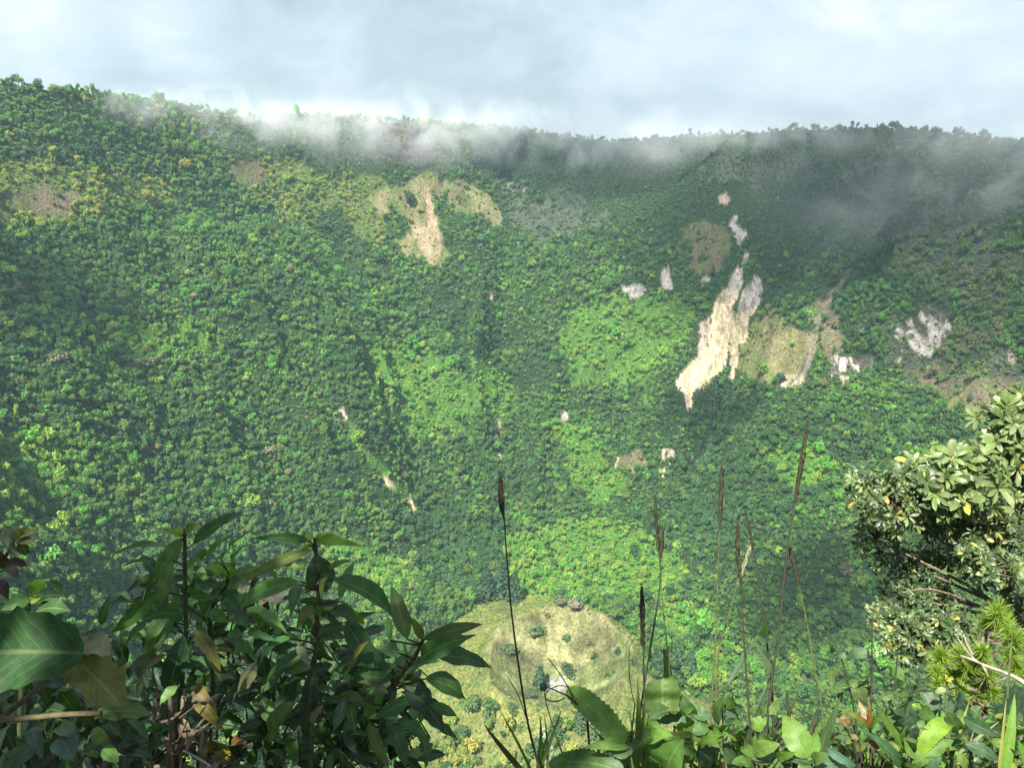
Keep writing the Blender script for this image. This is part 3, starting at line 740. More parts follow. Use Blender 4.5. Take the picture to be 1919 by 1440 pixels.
# trees and shrubs in and around the cinder cone
CONE_TREES = [
 # kind, px, py(foot), radius px, squash, tint, label
 ('pine', 1012, 1290, 17, 1.0, (.032, .068, .030), 'dark pointed conifer on the front rim of the cinder cone, left of the round tree'),
 ('round', 1063, 1272, 16, 1.1, (.036, .07, .03), 'dark round-crowned tree on the front rim of the cinder cone, right of the conifer'),
 ('bush', 1008, 1186, 26, .7, (.05, .085, .03), 'wide green thicket on the back slope inside the cinder cone'),
 ('bush', 1060, 1200, 12, 1.5, (.05, .10, .03), 'single round green shrub on the back slope inside the cone, above the pale gravel'),
 ('bush', 955, 1220, 20, 1.0, (.042, .075, .03), 'dark thicket on the left slope inside the cinder cone'),
 ('bush', 1113, 1236, 13, 1.3, (.04, .075, .032), 'dark round shrub right of the pale gravel inside the cone'),
 ('bush', 1156, 1226, 11, 1.4, (.04, .07, .03), 'dark shrub high on the right slope inside the cone'),
 ('bush', 1108, 1210, 11, 1.0, (.07, .085, .035), 'faded olive shrub on the right slope inside the cone, above the dark round one'),
 ('bush', 1025, 1158, 9, 1.2, (.08, .10, .04), 'small olive shrub just below the far rim of the cone'),
 ('bush', 1186, 1246, 10, 1.2, (.04, .075, .03), 'dark shrub on the right rim of the cone, beside the grass stems'),
 ('bush', 1140, 1268, 20, .7, (.06, .09, .03), 'long low thicket on the right part of the cone rim'),
 ('round', 1078, 1146, 19, .75, (.17, .145, .11), 'pale pinkish half-bare tree just behind the far rim of the cone'),
 ('round', 1050, 1138, 14, .8, (.12, .10, .065), 'brownish crown beside the pale half-bare tree behind the cone'),
 ('round', 884, 1338, 22, .9, (.055, .11, .03), 'bright green tree on the left flank of the cone, below the dry grass'),
 ('round', 918, 1344, 22, .9, (.048, .10, .03), 'green tree on the left flank of the cone, right of the bright one'),
 ('pine', 1042, 1385, 20, .9, (.05, .09, .035), 'tall dark conifer on the front flank of the cone'),
 ('pine', 1085, 1368, 18, .9, (.05, .09, .035), 'tall dark conifer on the front flank of the cone, under the curled tendril'),
 ('pine', 1120, 1385, 20, .9, (.05, .09, .035), 'tall dark conifer on the front flank of the cone, behind the big toothed leaf'),
 ('round', 866, 1392, 18, 1.0, (.036, .08, .03), 'dark tree low on the left flank of the cone'),
 ('round', 1008, 1420, 24, .9, (.045, .09, .03), 'green tree at the bottom of the cone flank, beside the thin dark stem'),
 ('round', 960, 1338, 14, .8, (.06, .09, .035), 'low olive tree on the front flank of the cone'),
 ('round', 995, 1310, 12, .8, (.05, .085, .035), 'small green tree at the foot of the pointed conifer'),
 ('pine', 1266, 1250, 17, 1.1, (.04, .085, .034), 'green conifer on the scrubby floor right of the cone'),
 ('pine', 1232, 1262, 15, 1.1, (.038, .08, .034), 'green conifer at the right foot of the cone, between the grass stems'),
 ('pine', 1292, 1262, 16, 1.1, (.04, .082, .034), 'green conifer on the floor right of the cone, rightmost of its row'),
 ('pine', 945, 1118, 22, 1.15, (.030, .062, .032), 'tall dark conifer in the grove behind the left rim of the cone'),
 ('pine', 915, 1124, 20, 1.1, (.030, .06, .032), 'dark conifer at the left end of the grove behind the cone'),
 ('pine', 965, 1126, 18, 1.1, (.030, .064, .032), 'dark conifer at the right end of the grove behind the cone'),
 ('bare', 1582, 1088, 19, .95, (.20, .20, .17), 'pale grey leafless tree standing in the dark forest by the right tree'),
 ('wide', 280, 700, 22, .8, (.10, .115, .06), 'wide olive-grey flat crown on the crest of the left spur'),
 ('wide', 108, 690, 19, .8, (.15, .135, .09), 'pale brownish crown on the lower edge of the left spur'),
 ('pine', 1338, 752, 13, 1.2, (.028, .058, .03), 'dark pointed tree at the foot of the pale landslide'),
 ('pine', 1362, 750, 12, 1.2, (.028, .058, .03), 'dark pointed tree at the foot of the thin right chute of the landslide'),
 ('round', 1460, 722, 13, 1.0, (.03, .06, .034), 'dark round tree below the grassy scar beside the landslide'),
 ('round', 768, 392, 13, 1.5, (.036, .075, .03), 'dark tree between the two strips of dry grass on the upper left slide'),
]
for kind, px, py, rp_, sq, tnt, lab in CONE_TREES:
    p = hit(px, py); dd = project(np.array(p))[2]; r = (.82 if kind == 'bush' else .9) * rp_ / FPX * float(dd)
    src = {'pine': PINES[0], 'round': BROAD[1], 'wide': BROAD[6], 'bush': BUSHES[1], 'bare': BARE[0]}[kind]
    place(src, {'pine': 'conifer_tree', 'round': 'broadleaf_tree', 'wide': 'flat_crowned_tree', 'bush': 'green_shrub', 'bare': 'bare_tree'}[kind], p, r, np.array(tnt) * (1.9 if kind == 'bush' else 1.5), lab, 'shrub' if kind == 'bush' else 'tree', None, sq)

# ------------------------------------------------------------------ unseen clouds over the crater, set to shade parts of the wall
def vol_mat(name, dens, col, noise=None, aniso=.3):
    m, t, out = new_mat(name)
    v = N(t, 'ShaderNodeVolumePrincipled')
    v.inputs['Color'].default_value = col; v.inputs['Anisotropy'].default_value = aniso
    v.inputs['Density'].default_value = dens
    if noise:
        sc_, amp = noise
        tcn = N(t, 'ShaderNodeTexCoord')
        gr = N(t, 'ShaderNodeVectorMath', operation='LENGTH'); L(t, tcn, 'Object', gr, 0)
        fall = N(t, 'ShaderNodeMapRange', interpolation_type='SMOOTHSTEP'); fall.inputs[1].default_value = 1.0; fall.inputs[2].default_value = .1; fall.inputs[3].default_value = 0; fall.inputs[4].default_value = 1
        L(t, gr, 'Value', fall, 0)
        ps = N(t, 'ShaderNodeNewGeometry')
        nn = N(t, 'ShaderNodeTexNoise'); nn.inputs['Scale'].default_value = sc_; nn.inputs['Detail'].default_value = 4; nn.inputs['Roughness'].default_value = .6; nn.inputs['Distortion'].default_value = .6
        L(t, ps, 'Position', nn, 'Vector')
        mr_ = N(t, 'ShaderNodeMapRange'); mr_.inputs[1].default_value = .38; mr_.inputs[2].default_value = .76; mr_.inputs[3].default_value = 0; mr_.inputs[4].default_value = 1
        L(t, nn, 0, mr_, 0)
        t.links.new(mth(t, 'MULTIPLY', mth(t, 'MULTIPLY', fall.outputs[0], mr_.outputs[0]), dens), v.inputs['Density'])
    L(t, v, 0, out, 'Volume')
    return m
M_CLOUD = vol_mat('cloud', .013, (.98, .985, 1, 1))
def ico(sub):
    bm_ = __import__('bmesh').new(); __import__('bmesh').ops.create_icosphere(bm_, subdivisions=sub, radius=1)
    bm_.verts.ensure_lookup_table()
    V = np.array([v.co[:] for v in bm_.verts]); F = np.array([[v.index for v in f.verts] for f in bm_.faces]); bm_.free()
    return V, F
def cloud_over(px, py, zc, rx, ry, rz, label):
    """a cumulus puff standing where it shades the given place on the wall"""
    p = hit(px, py); k = (zc - p.z) / SUN.z; c = p + SUN * k
    V, F = ico(4)
    n = fbm(V[:, 0] * 1.7 + px, V[:, 1] * 1.7 + V[:, 2] * 1.9, 4, 501)
    V = V * (1 + .30 * n)[:, None] * np.array([rx, ry, rz])
    V[:, 2] = np.where(V[:, 2] < 0, V[:, 2] * .5, V[:, 2])
    o = mesh_obj('cloud', V, F, M_CLOUD); o.location = c
    return tag(o, label, 'cloud', kind='stuff')
cloud_over(1620, 330, 330, 270, 170, 60, 'cloud shading the upper right wall')
cloud_over(1830, 540, 340, 150, 170, 50, 'cloud shading the far right wall')
cloud_over(1130, 300, 320, 180, 75, 50, 'cloud shading the middle of the ridge')
cloud_over(1560, 430, 350, 85, 100, 40, 'cloud shading the dark slope right of the landslide head')
cloud_over(25, 545, 330, 84, 80, 50, 'small cloud shading the hollow at the left edge')
cloud_over(1560, 1140, 330, 95, 70, 45, 'unseen cloud added to darken the forest behind the right tree')  # out-of-view cloud added to darken this stretch of forest
cloud_over(1330, 800, 345, 60, 40, 35, 'small unseen cloud added to darken the trees under the landslide')  # another unseen puff, put in only to darken these trees

# ------------------------------------------------------------------ mist tearing along the ridge
M_MIST = vol_mat('mist', .027, (.96, .98, 1, 1), (.024, 1), -.25)
M_THIN = vol_mat('thin_mist', .010, (.95, .975, 1, 1), (.014, 1), -.2)
def mist(px, py, wpx, hpx, depth_m, dens_label, mat=None):
    p = hit(px, max(py, float(np.interp(px, _sky[:, 0], _sky[:, 1])) + 14))
    d = float(project(np.array(p))[2])
    u = Vector(fray(px, py)); c = u * (p.length - depth_m * .55)
    V, F = ico(3)
    o = mesh_obj('mist', V, F, mat or M_MIST); o.location = c
    o.scale = (wpx / FPX * d, depth_m, hpx / FPX * d)
    o.rotation_euler = (0, 0, -math.atan2(u.x, u.y))
    return tag(o, dens_label, 'mist', kind='stuff')
for px, py, w, h, lab in ((400, 218, 190, 62, 'thin mist drifting over the left ridge'), (495, 235, 110, 42, 'thicker mist filling the notch of the left ridge'), (790, 252, 150, 80, 'mist over the grey scar at the head of the dry slide'),
                          (1050, 262, 190, 68, 'mist hanging over the middle of the ridge'), (1110, 285, 80, 60, 'mist tongue sinking below the middle ridge'), (1420, 252, 150, 36, 'thin mist over the right ridge'),
                          (1810, 262, 150, 48, 'mist pouring over the right end of the ridge'), (900, 240, 170, 50, 'mist veiling the skyline'), (640, 240, 150, 50, 'thin mist left of the grey scar'), (1250, 268, 120, 44, 'thin mist on the ridge above the pale landslide'), (1560, 258, 110, 40, 'thin mist on the right ridge crest'), (250, 200, 130, 40, 'faint mist on the high left ridge'), (1900, 330, 70, 120, 'mist at the right edge')):
    mist(px, py, w * 1.3, h * 1.35, 34, lab)
mist(1700, 380, 420, 190, 40, 'faint mist in front of the shaded right wall', M_THIN)
mist(560, 250, 620, 95, 40, 'faint mist along the whole left half of the ridge', M_THIN)
mist(1250, 275, 620, 95, 40, 'faint mist along the whole right half of the ridge', M_THIN)

# ------------------------------------------------------------------ haze between here and the far wall
M_HAZE, t, out = new_mat('haze')
v = N(t, 'ShaderNodeVolumePrincipled'); v.inputs['Color'].default_value = (.56, .86, 1.0, 1); v.inputs['Density'].default_value = .000085; v.inputs['Anisotropy'].default_value = .1
L(t, v, 0, out, 'Volume')
x0, x1, y0, y1, z0, z1 = -1900, 1900, -300, 2300, -1400, 150
bv = [(x, y, z) for x in (x0, x1) for y in (y0, y1) for z in (z0, z1)]
hz = mesh_obj('haze', bv, [(0, 1, 3, 2), (4, 6, 7, 5), (0, 4, 5, 1), (2, 3, 7, 6), (0, 2, 6, 4), (1, 5, 7, 3)], M_HAZE, smooth=False)
tag(hz, 'pale blue haze filling the crater', 'haze', kind='stuff')
# ------------------------------------------------------------------ near plants: leaf sheets, stems
def leaf_mat(name, rough=.42, spec=.5, trans=.32, vein=.35, mottling=.35):
    m, t, out = new_mat(name)
    a = N(t, 'ShaderNodeAttribute', attribute_name='tint')
    uvn = N(t, 'ShaderNodeUVMap'); uvn.uv_map = 'UVMap'
    sp = N(t, 'ShaderNodeSeparateXYZ'); L(t, uvn, 0, sp, 0)
    off = mth(t, 'ABSOLUTE', mth(t, 'SUBTRACT', sp.outputs[0], .5))
    mid = N(t, 'ShaderNodeMapRange', interpolation_type='SMOOTHSTEP'); mid.inputs[1].default_value = .05; mid.inputs[2].default_value = .012; t.links.new(off, mid.inputs[0])
    sv = mth(t, 'FRACT', mth(t, 'SUBTRACT', mth(t, 'MULTIPLY', sp.outputs[1], 11), mth(t, 'MULTIPLY', off, 5.5)))
    sv = mth(t, 'ABSOLUTE', mth(t, 'SUBTRACT', sv, .5))
    sd = N(t, 'ShaderNodeMapRange', interpolation_type='SMOOTHSTEP'); sd.inputs[1].default_value = .10; sd.inputs[2].default_value = .02; sd.inputs[4].default_value = .45; t.links.new(sv, sd.inputs[0])
    vv = mth(t, 'MULTIPLY', mth(t, 'MAXIMUM', mid.outputs[0], sd.outputs[0]), vein)
    ps = N(t, 'ShaderNodeNewGeometry')
    nz = N(t, 'ShaderNodeTexNoise'); nz.inputs['Scale'].default_value = 38; nz.inputs['Detail'].default_value = 5; nz.inputs['Roughness'].default_value = .6
    L(t, ps, 'Position', nz, 'Vector')
    fm = N(t, 'ShaderNodeMapRange'); fm.inputs[1].default_value = .3; fm.inputs[2].default_value = .7; fm.inputs[3].default_value = 1 - mottling; fm.inputs[4].default_value = 1 + mottling
    L(t, nz, 0, fm, 0)
    s1 = N(t, 'ShaderNodeVectorMath', operation='SCALE'); L(t, a, 'Color', s1, 0); L(t, fm, 0, s1, 3)
    c = mixc(t, vv, s1.outputs[0], (.26, .31, .13, 1))
    # the underside is paler and duller
    c = mixc(t, mth(t, 'MULTIPLY', ps.outputs['Backfacing'], .18), c, (.11, .15, .08, 1))
    p = N(t, 'ShaderNodeBsdfPrincipled'); p.inputs['Roughness'].default_value = rough; p.inputs['Specular IOR Level'].default_value = spec
    t.links.new(c, p.inputs['Base Color'])
    bp = N(t, 'ShaderNodeBump'); bp.inputs['Strength'].default_value = .35; bp.inputs['Distance'].default_value = .004
    hh = mth(t, 'SUBTRACT', nz.outputs[0], mth(t, 'MULTIPLY', vv, 1.5)); t.links.new(hh, bp.inputs['Height']); L(t, bp, 0, p, 'Normal')
    tr = N(t, 'ShaderNodeBsdfTranslucent'); tcx = mixc(t, 1.0, c, (1.5, 1.75, .45, 1), 'MULTIPLY'); t.links.new(tcx, tr.inputs[0])
    ms = N(t, 'ShaderNodeMixShader'); ms.inputs[0].default_value = trans
    L(t, p, 0, ms, 1); L(t, tr, 0, ms, 2); L(t, ms, 0, out, 0)
    return m
M_LEAF = leaf_mat('leaf', .46, .30, .30, .30)
M_GLOSSY = leaf_mat('glossy_leaf', .36, .5, .22, .28, .3)
M_BROAD = leaf_mat('broad_leaf', .6, .2, .25, .22, .4)
M_GRASS = leaf_mat('grass_blade', .5, .3, .35, .10, .2)
def flat_mat(name, c1, c2, scale=60, rough=.8):
    m, t, out = new_mat(name)
    ps = N(t, 'ShaderNodeNewGeometry'); nz = N(t, 'ShaderNodeTexNoise'); nz.inputs['Scale'].default_value = scale; nz.inputs['Detail'].default_value = 6; nz.inputs['Roughness'].default_value = .65
    L(t, ps, 'Position', nz, 'Vector')
    r = N(t, 'ShaderNodeValToRGB'); r.color_ramp.elements[0].position = .35; r.color_ramp.elements[0].color = c1 + (1,); r.color_ramp.elements[1].position = .68; r.color_ramp.elements[1].color = c2 + (1,)
    p = N(t, 'ShaderNodeBsdfPrincipled'); p.inputs['Roughness'].default_value = rough
    bp = N(t, 'ShaderNodeBump'); bp.inputs['Strength'].default_value = .5; bp.inputs['Distance'].default_value = .004
    L(t, nz, 0, bp, 'Height'); L(t, bp, 0, p, 'Normal')
    L(t, nz, 0, r, 0); L(t, r, 0, p, 0); L(t, p, 0, out, 0)
    return m
M_STEM = flat_mat('green_stem', (.035, .05, .015), (.10, .12, .03))
M_DARKSTEM = flat_mat('dark_stem', (.012, .013, .007), (.045, .045, .02))
M_SHADESTEM = flat_mat('shaded_green_stem', (.018, .024, .008), (.065, .075, .02))  # green stem darkened to carry the left shrubs' shade
M_WOOD = flat_mat('weathered_wood', (.05, .04, .028), (.22, .18, .13), 45)
M_PALEWOOD = flat_mat('pale_dead_wood', (.20, .18, .13), (.48, .44, .35), 30)
M_DRY = flat_mat('dry_leaf', (.045, .034, .02), (.17, .13, .08), 25)
M_SEED = flat_mat('seed_head', (.015, .016, .006), (.050, .048, .018), 120)  # heads darkened to stand for their shaded, backlit side
M_SEEDPALE = flat_mat('pale_seed_head', (.16, .15, .08), (.32, .29, .16), 120)

SHAPES = {'lance': (.72, 1.15), 'ovate': (.5, .8), 'obov': (1.0, .52), 'grass': (.25, .8), 'broad': (.42, .55), 'oblong': (.40, .42), 'heart': (.28, .9)}
gL = np.random.default_rng(77)
def leaf(mb, b, t, w, n=None, arch=.12, fold=.25, tint=(.04, .09, .03), shape='lance', teeth=0, nt=14, wav=.12, nseg=10, nv=2, droop=0.0, mi=0, jag=0):
    b = np.array(b, float); t = np.array(t, float); a = t - b; l = np.linalg.norm(a) + 1e-9
    n = np.array(n, float) if n is not None else np.array([0, -.5, .8])
    n = n - a * (n @ a) / l ** 2; n /= np.linalg.norm(n) + 1e-9
    s = np.cross(a / l, n)
    if teeth: nseg = max(nseg, nt * 2)
    u = np.linspace(0, 1, nseg + 1); p, q = SHAPES[shape]
    f = (u + .004) ** p * (1 - u + .002) ** q; pk = p / (p + q); f = f / (pk ** p * (1 - pk) ** q)
    if teeth:
        sw = (u * nt) % 1.0; f = f * (1 + teeth * (sw - .5) * (u > .08))
    if jag: f = f * (1 - jag * (gL.uniform(size=nseg + 1) > .72) * (u > .25) * gL.uniform(.3, 1, nseg + 1))
    cen = b + a * u[:, None] + n * (arch * l * 4 * u * (1 - u))[:, None] + np.array([0, 0, -1.0]) * (droop * l * u ** 2)[:, None]
    v = np.linspace(-1, 1, 2 * nv + 1); ph = gL.uniform(0, 6.28)
    V = cen[:, None] + s * (v[None, :, None] * (f * w / 2)[:, None, None])
    lift = fold * np.abs(v)[None, :] * (f * w / 2)[:, None] + wav * np.sin(u * 15 + ph)[:, None] * (v ** 2 * np.sign(v))[None, :] * (f * w / 2)[:, None]
    V = V + n * lift[:, :, None]
    U = np.stack([np.broadcast_to(v * .5 + .5, V.shape[:2]), np.broadcast_to(u[:, None], V.shape[:2])], -1).reshape(-1, 2)
    I = np.arange(V.shape[0] * V.shape[1]).reshape(V.shape[:2])
    F = np.stack([I[:-1, :-1], I[:-1, 1:], I[1:, 1:], I[1:, :-1]], -1).reshape(-1, 4)
    tt = np.array(tint) * gL.uniform(.85, 1.18) * gL.uniform(.94, 1.06, 3)
    mb.add(V.reshape(-1, 3), F, tt, U, mi)
def tocam(p): return -np.array(p) / (np.linalg.norm(p) + 1e-9)
def nrm_hint(p, cam_=.6, up=.7, rnd=.25, side=0.):
    v = cam_ * tocam(p) + np.array([side, 0, up]) + rnd * gL.normal(size=3)
    return v / np.linalg.norm(v)
def pleaf(mb, bx, by, tx, ty, wpx, depth, tint, shape='lance', ddep=None, cam_=.6, up=.7, side=0., grow=None, **k):
    """a leaf between two picture positions of the photograph, at a real distance"""
    if grow is None: grow = .98 if shape == 'lance' else 1.12
    if shape in ('lance', 'ovate') and not k.get('teeth') and wpx > 14 and gL.uniform() < .28: k.setdefault('jag', .35); k['nseg'] = max(16, k.get('nseg', 10))
    dd = gL.uniform(-.10, .10) if ddep is None else ddep
    b = at(bx, by, depth); t = at(tx, ty, depth + dd)
    k.setdefault('fold', gL.uniform(.1, .55)); k.setdefault('droop', gL.uniform(-.02, .10)); k.setdefault('wav', gL.uniform(.06, .28))
    leaf(mb, b, t, wpx / FPX * depth * grow, nrm_hint((b + t) / 2, cam_, up, .34, side), tint=tint, shape=shape, **k)
def ptube(mb, pts, depth, r0, r1, k=6, mi=0, tint=(1, 1, 1)):
    P = [at(x, y, d if (d := (q[0] if q else depth)) else depth) for x, y, *q in pts]
    # smooth the path a little
    Q = [P[0]]
    for i in range(len(P) - 1):
        p0, p1, p2, p3 = P[max(i - 1, 0)], P[i], P[i + 1], P[min(i + 2, len(P) - 1)]
        for tt in (.25, .5, .75, 1.0):
            Q.append(.5 * ((2 * p1) + (p2 - p0) * tt + (2 * p0 - 5 * p1 + 4 * p2 - p3) * tt ** 2 + (3 * p1 - p0 - 3 * p2 + p3) * tt ** 3))
    V, F = tube(Q, np.linspace(r0, r1, len(Q)), k); mb.add(V, F, tint, None, mi)
    return Q
def root(px, py, depth):
    p = at(px, py, depth); z = float(terrain(p.x, p.y)); return Vector((p.x, p.y, z))
def stem_to_ground(mb, px, py, depth, r, lean=.0, mi=0):
    p = at(px, py, depth); g_ = Vector((p.x + lean, p.y + .03, 0)); g_.z = float(terrain(g_.x, g_.y)) - .03
    m_ = (p + g_) / 2 + Vector((gL.normal() * .02, gL.normal() * .02, 0))
    V, F = tube([p, m_, g_], [r, r * 1.15, r * 1.4], 6); mb.add(V, F, (1, 1, 1), None, mi)
    return g_
DK = (.014, .038, .012); DG = (.034, .090, .024); MG = (.075, .165, .040); GG = (.080, .155, .058); LIT = (.16, .24, .035); OL = (.10, .11, .025); YE = (.30, .24, .03); PALE = (.15, .16, .09); BLU = (.046, .088, .060)  # LIT and DK put sunlit tips and shaded inner leaves into the tint

def shrub_plant(label, stem_pts, depth, leaves, r0=.011, foot=None, extra=None):
    mbs = MB(); mbl = MB()
    ptube(mbs, stem_pts, depth, .0045, r0)
    lx, ly = stem_pts[-1][:2]
    g_ = stem_to_ground(mbs, lx, ly, depth, r0)
    e_ = empty('leafy_shrub', g_, label, 'shrub', None)
    for (bx, by, tx, ty, w, tint, *o) in leaves:
        k = dict(o[0]) if o else {}
        dep = depth + k.pop('dz', gL.uniform(-.11, .02))
        pleaf(mbl, bx, by, tx, ty, w, dep, tint, **k)
        # petiole from the stem
        sy = np.array([p[1] for p in stem_pts]); sx = np.array([p[0] for p in stem_pts])
        yy = min(max(by + 10, sy.min()), sy.max()); xx = float(np.interp(yy, sy, sx)) if sy[0] < sy[-1] else float(np.interp(-yy, -sy, sx))
        if math.hypot(xx - bx, yy - by) < 90: 
            V, F = tube([at(xx, yy, depth), at(bx, by, dep)], [.003, .002], 4); mbl.add(V, F, (1, 1, 1), None, 1)
    if extra: extra(mbl, mbs)
    mbs.build('stem', M_SHADESTEM, e_); mbl.build('foliage', [M_LEAF, M_SHADESTEM], e_)
    return e_
def conv(lst, s, ox, oy):
    out = []
    for (bx, by, tx, ty, w, tint, *o) in lst:
        out.append((ox + bx / s, oy + by / s, ox + tx / s, oy + ty / s, w / s, tint, *o))
    return out
A1 = lambda l: conv(l, 2.88, 0, 940)
A2 = lambda l: conv(l, 2.88, 440, 940)
def fill(poly, n, depth, spread, lpx, wpx, tl, ang=None, seed=1):
    """further leaves of a plant inside an outline: behind the ones drawn one by one"""
    g = np.random.default_rng(seed); P = np.array(poly); x0, y0 = P.min(0); x1, y1 = P.max(0)
    def f(mbl, mbs):
        c = 0
        while c < n:
            x, y = g.uniform(x0, x1), g.uniform(y0, y1)
            if not pip(np.array([x]), np.array([y]), poly)[0]: continue
            c += 1
            a = g.uniform(0, 6.283) if ang is None else g.normal(ang[0], ang[1])
            ln = lpx * g.uniform(.6, 1.25); d = depth + g.uniform(.02, spread)
            pleaf(mbl, x, y, x + ln * math.cos(a), y + ln * math.sin(a) * .8 + ln * .15, wpx * g.uniform(.7, 1.2), d, tl[g.integers(len(tl))], ddep=g.uniform(-.12, .12), arch=g.uniform(.05, .2), nseg=7)
            if g.uniform() < .35:
                V, F = tube([at(x, y, d), at(x + g.normal() * 30, y + g.uniform(20, 70), d + .02)], [.002, .003], 4); mbl.add(V, F, (1, 1, 1), None, 1)
    return f
sA = A1([
 (990, 190, 865, 135, 32, LIT, dict(arch=.25)), (995, 185, 1112, 138, 38, LIT, dict(arch=.25)), (1002, 175, 1012, 100, 46, MG), (985, 180, 960, 118, 26, LIT), (1030, 150, 1070, 98, 34, DG),
 (1040, 235, 1302, 38, 78, DG, dict(arch=.06)), (980, 200, 822, 432, 92, MG, dict(arch=.12)), (925, 258, 598, 293, 62, DG, dict(arch=.14)), (860, 350, 648, 348, 40, DG),
 (935, 320, 856, 570, 76, GG), (862, 485, 588, 694, 78, DG, dict(arch=.1)), (975, 520, 800, 836, 118, GG, dict(cam_=.9, up=.3)), (850, 640, 672, 812, 74, DG), (995, 722, 905, 1046, 128, (.024, .062, .030), dict(cam_=1, up=.2)),
 (548, 668, 590, 486, 46, DG), (1012, 470, 1205, 498, 72, DG), (1020, 320, 1110, 240, 50, MG), (1000, 420, 880, 470, 60, DG), (1010, 360, 1090, 300, 46, MG), (985, 600, 760, 620, 60, DG), (990, 650, 780, 560, 55, DG),
 (1045, 690, 1188, 975, 84, OL, dict(arch=.12)), (1062, 985, 1214, 1235, 92, (.12, .105, .02), dict(arch=.28, cam_=.9)), (990, 1062, 1132, 1200, 82, (.075, .10, .03), dict(arch=.2)), (900, 830, 742, 1055, 90, OL), (880, 850, 690, 900, 70, (.06, .09, .02)),
 (600, 740, 700, 830, 60, GG), (560, 700, 480, 740, 60, BLU), (640, 800, 600, 930, 66, BLU), (1010, 860, 1120, 900, 50, DG), (985, 880, 870, 800, 70, DG), (1005, 900, 1180, 880, 60, DG), (960, 1000, 860, 1100, 60, MG)])
sD = A1([
 (1240, 440, 1395, 355, 62, MG), (1232, 430, 1250, 300, 50, MG), (1222, 420, 1120, 330, 56, LIT), (1228, 410, 1180, 320, 48, MG), (1110, 330, 1258, 150, 50, MG, dict(arch=.05)), (1192, 335, 1338, 178, 52, MG, dict(arch=.06)), (1255, 330, 1376, 236, 60, MG),
 (1200, 400, 1110, 350, 70, GG), (1180, 460, 1060, 450, 66, DG), (1215, 520, 1300, 620, 80, DG), (1225, 590, 1390, 492, 76, MG), (1130, 590, 1235, 650, 70, MG), (1080, 390, 1100, 470, 60, DG), (1075, 360, 1130, 440, 50, MG), (1280, 480, 1190, 560, 70, DG),
 (1150, 640, 1060, 560, 66, GG), (1230, 660, 1130, 760, 70, DG), (1240, 640, 1370, 700, 60, DG), (1250, 700, 1320, 830, 70, DG), (1150, 815, 1350, 885, 72, (.13, .12, .02), dict(arch=.1)), (1386, 878, 1276, 1034, 58, PALE), (1190, 900, 1110, 780, 60, DG), (1085, 1243, 1388, 1256, 86, GG, dict(cam_=1, up=.3)), (1232, 1322, 1212, 1405, 62, YE),
 (1250, 1320, 1330, 1300, 70, (.14, .06, .02)), (1060, 1300, 1190, 1340, 60, (.16, .12, .02)), (1290, 760, 1380, 840, 60, MG)])
sB = A2([
 (402, 215, 92, 180, 60, DG, dict(arch=.1)), (420, 262, -30, 448, 60, (.085, .11, .025), dict(arch=.16)), (440, 212, 702, 216, 58, LIT, dict(arch=.14)), (405, 235, 398, 150, 42, LIT), (440, 225, 462, 185, 30, LIT), (420, 240, 350, 268, 30, LIT),
 (440, 292, 472, 486, 138, BLU, dict(cam_=1, up=.15, shape='ovate')), (392, 372, 236, 340, 30, LIT), (505, 365, 628, 308, 36, MG), (568, 530, 650, 312, 60, MG), (528, 420, 862, 645, 124, DG, dict(arch=.16, cam_=.4)), (352, 435, -14, 592, 112, MG, dict(arch=.12, cam_=.8)),
 (345, 450, 300, 625, 66, DG), (382, 500, 402, 385, 70, OL), (500, 405, 468, 525, 38, LIT), (346, 542, 516, 550, 40, DG), (515, 592, 682, 662, 92, DG, dict(cam_=.8)), (598, 655, 750, 908, 122, (.03, .07, .03), dict(cam_=.8)), (578, 540, 704, 655, 50, LIT),
 (130, 362, 226, 436, 62, MG), (60, 580, 286, 724, 70, MG), (70, 702, 236, 750, 50, DG), (338, 780, 404, 902, 50, PALE), (124, 868, 14, 1032, 40, PALE), (430, 820, 140, 1040, 110, DG), (400, 700, 250, 560, 70, DG), (460, 740, 560, 800, 80, DG), (445, 640, 490, 800, 70, DG), (410, 860, 180, 940, 80, DG), (420, 560, 330, 700, 60, OL),
 (440, 560, 500, 620, 60, MG), (420, 900, 370, 1280, 96, (.022, .05, .03), dict(cam_=1, up=.2)), (330, 1080, 200, 1300, 110, GG, dict(cam_=.9, up=.3)), (450, 700, 620, 690, 60, DG), (600, 1052, 530, 1236, 64, BLU), (620, 1080, 650, 1250, 60, DG), (480, 1100, 410, 1190, 40, PALE), (300, 740, 130, 900, 90, DG)])
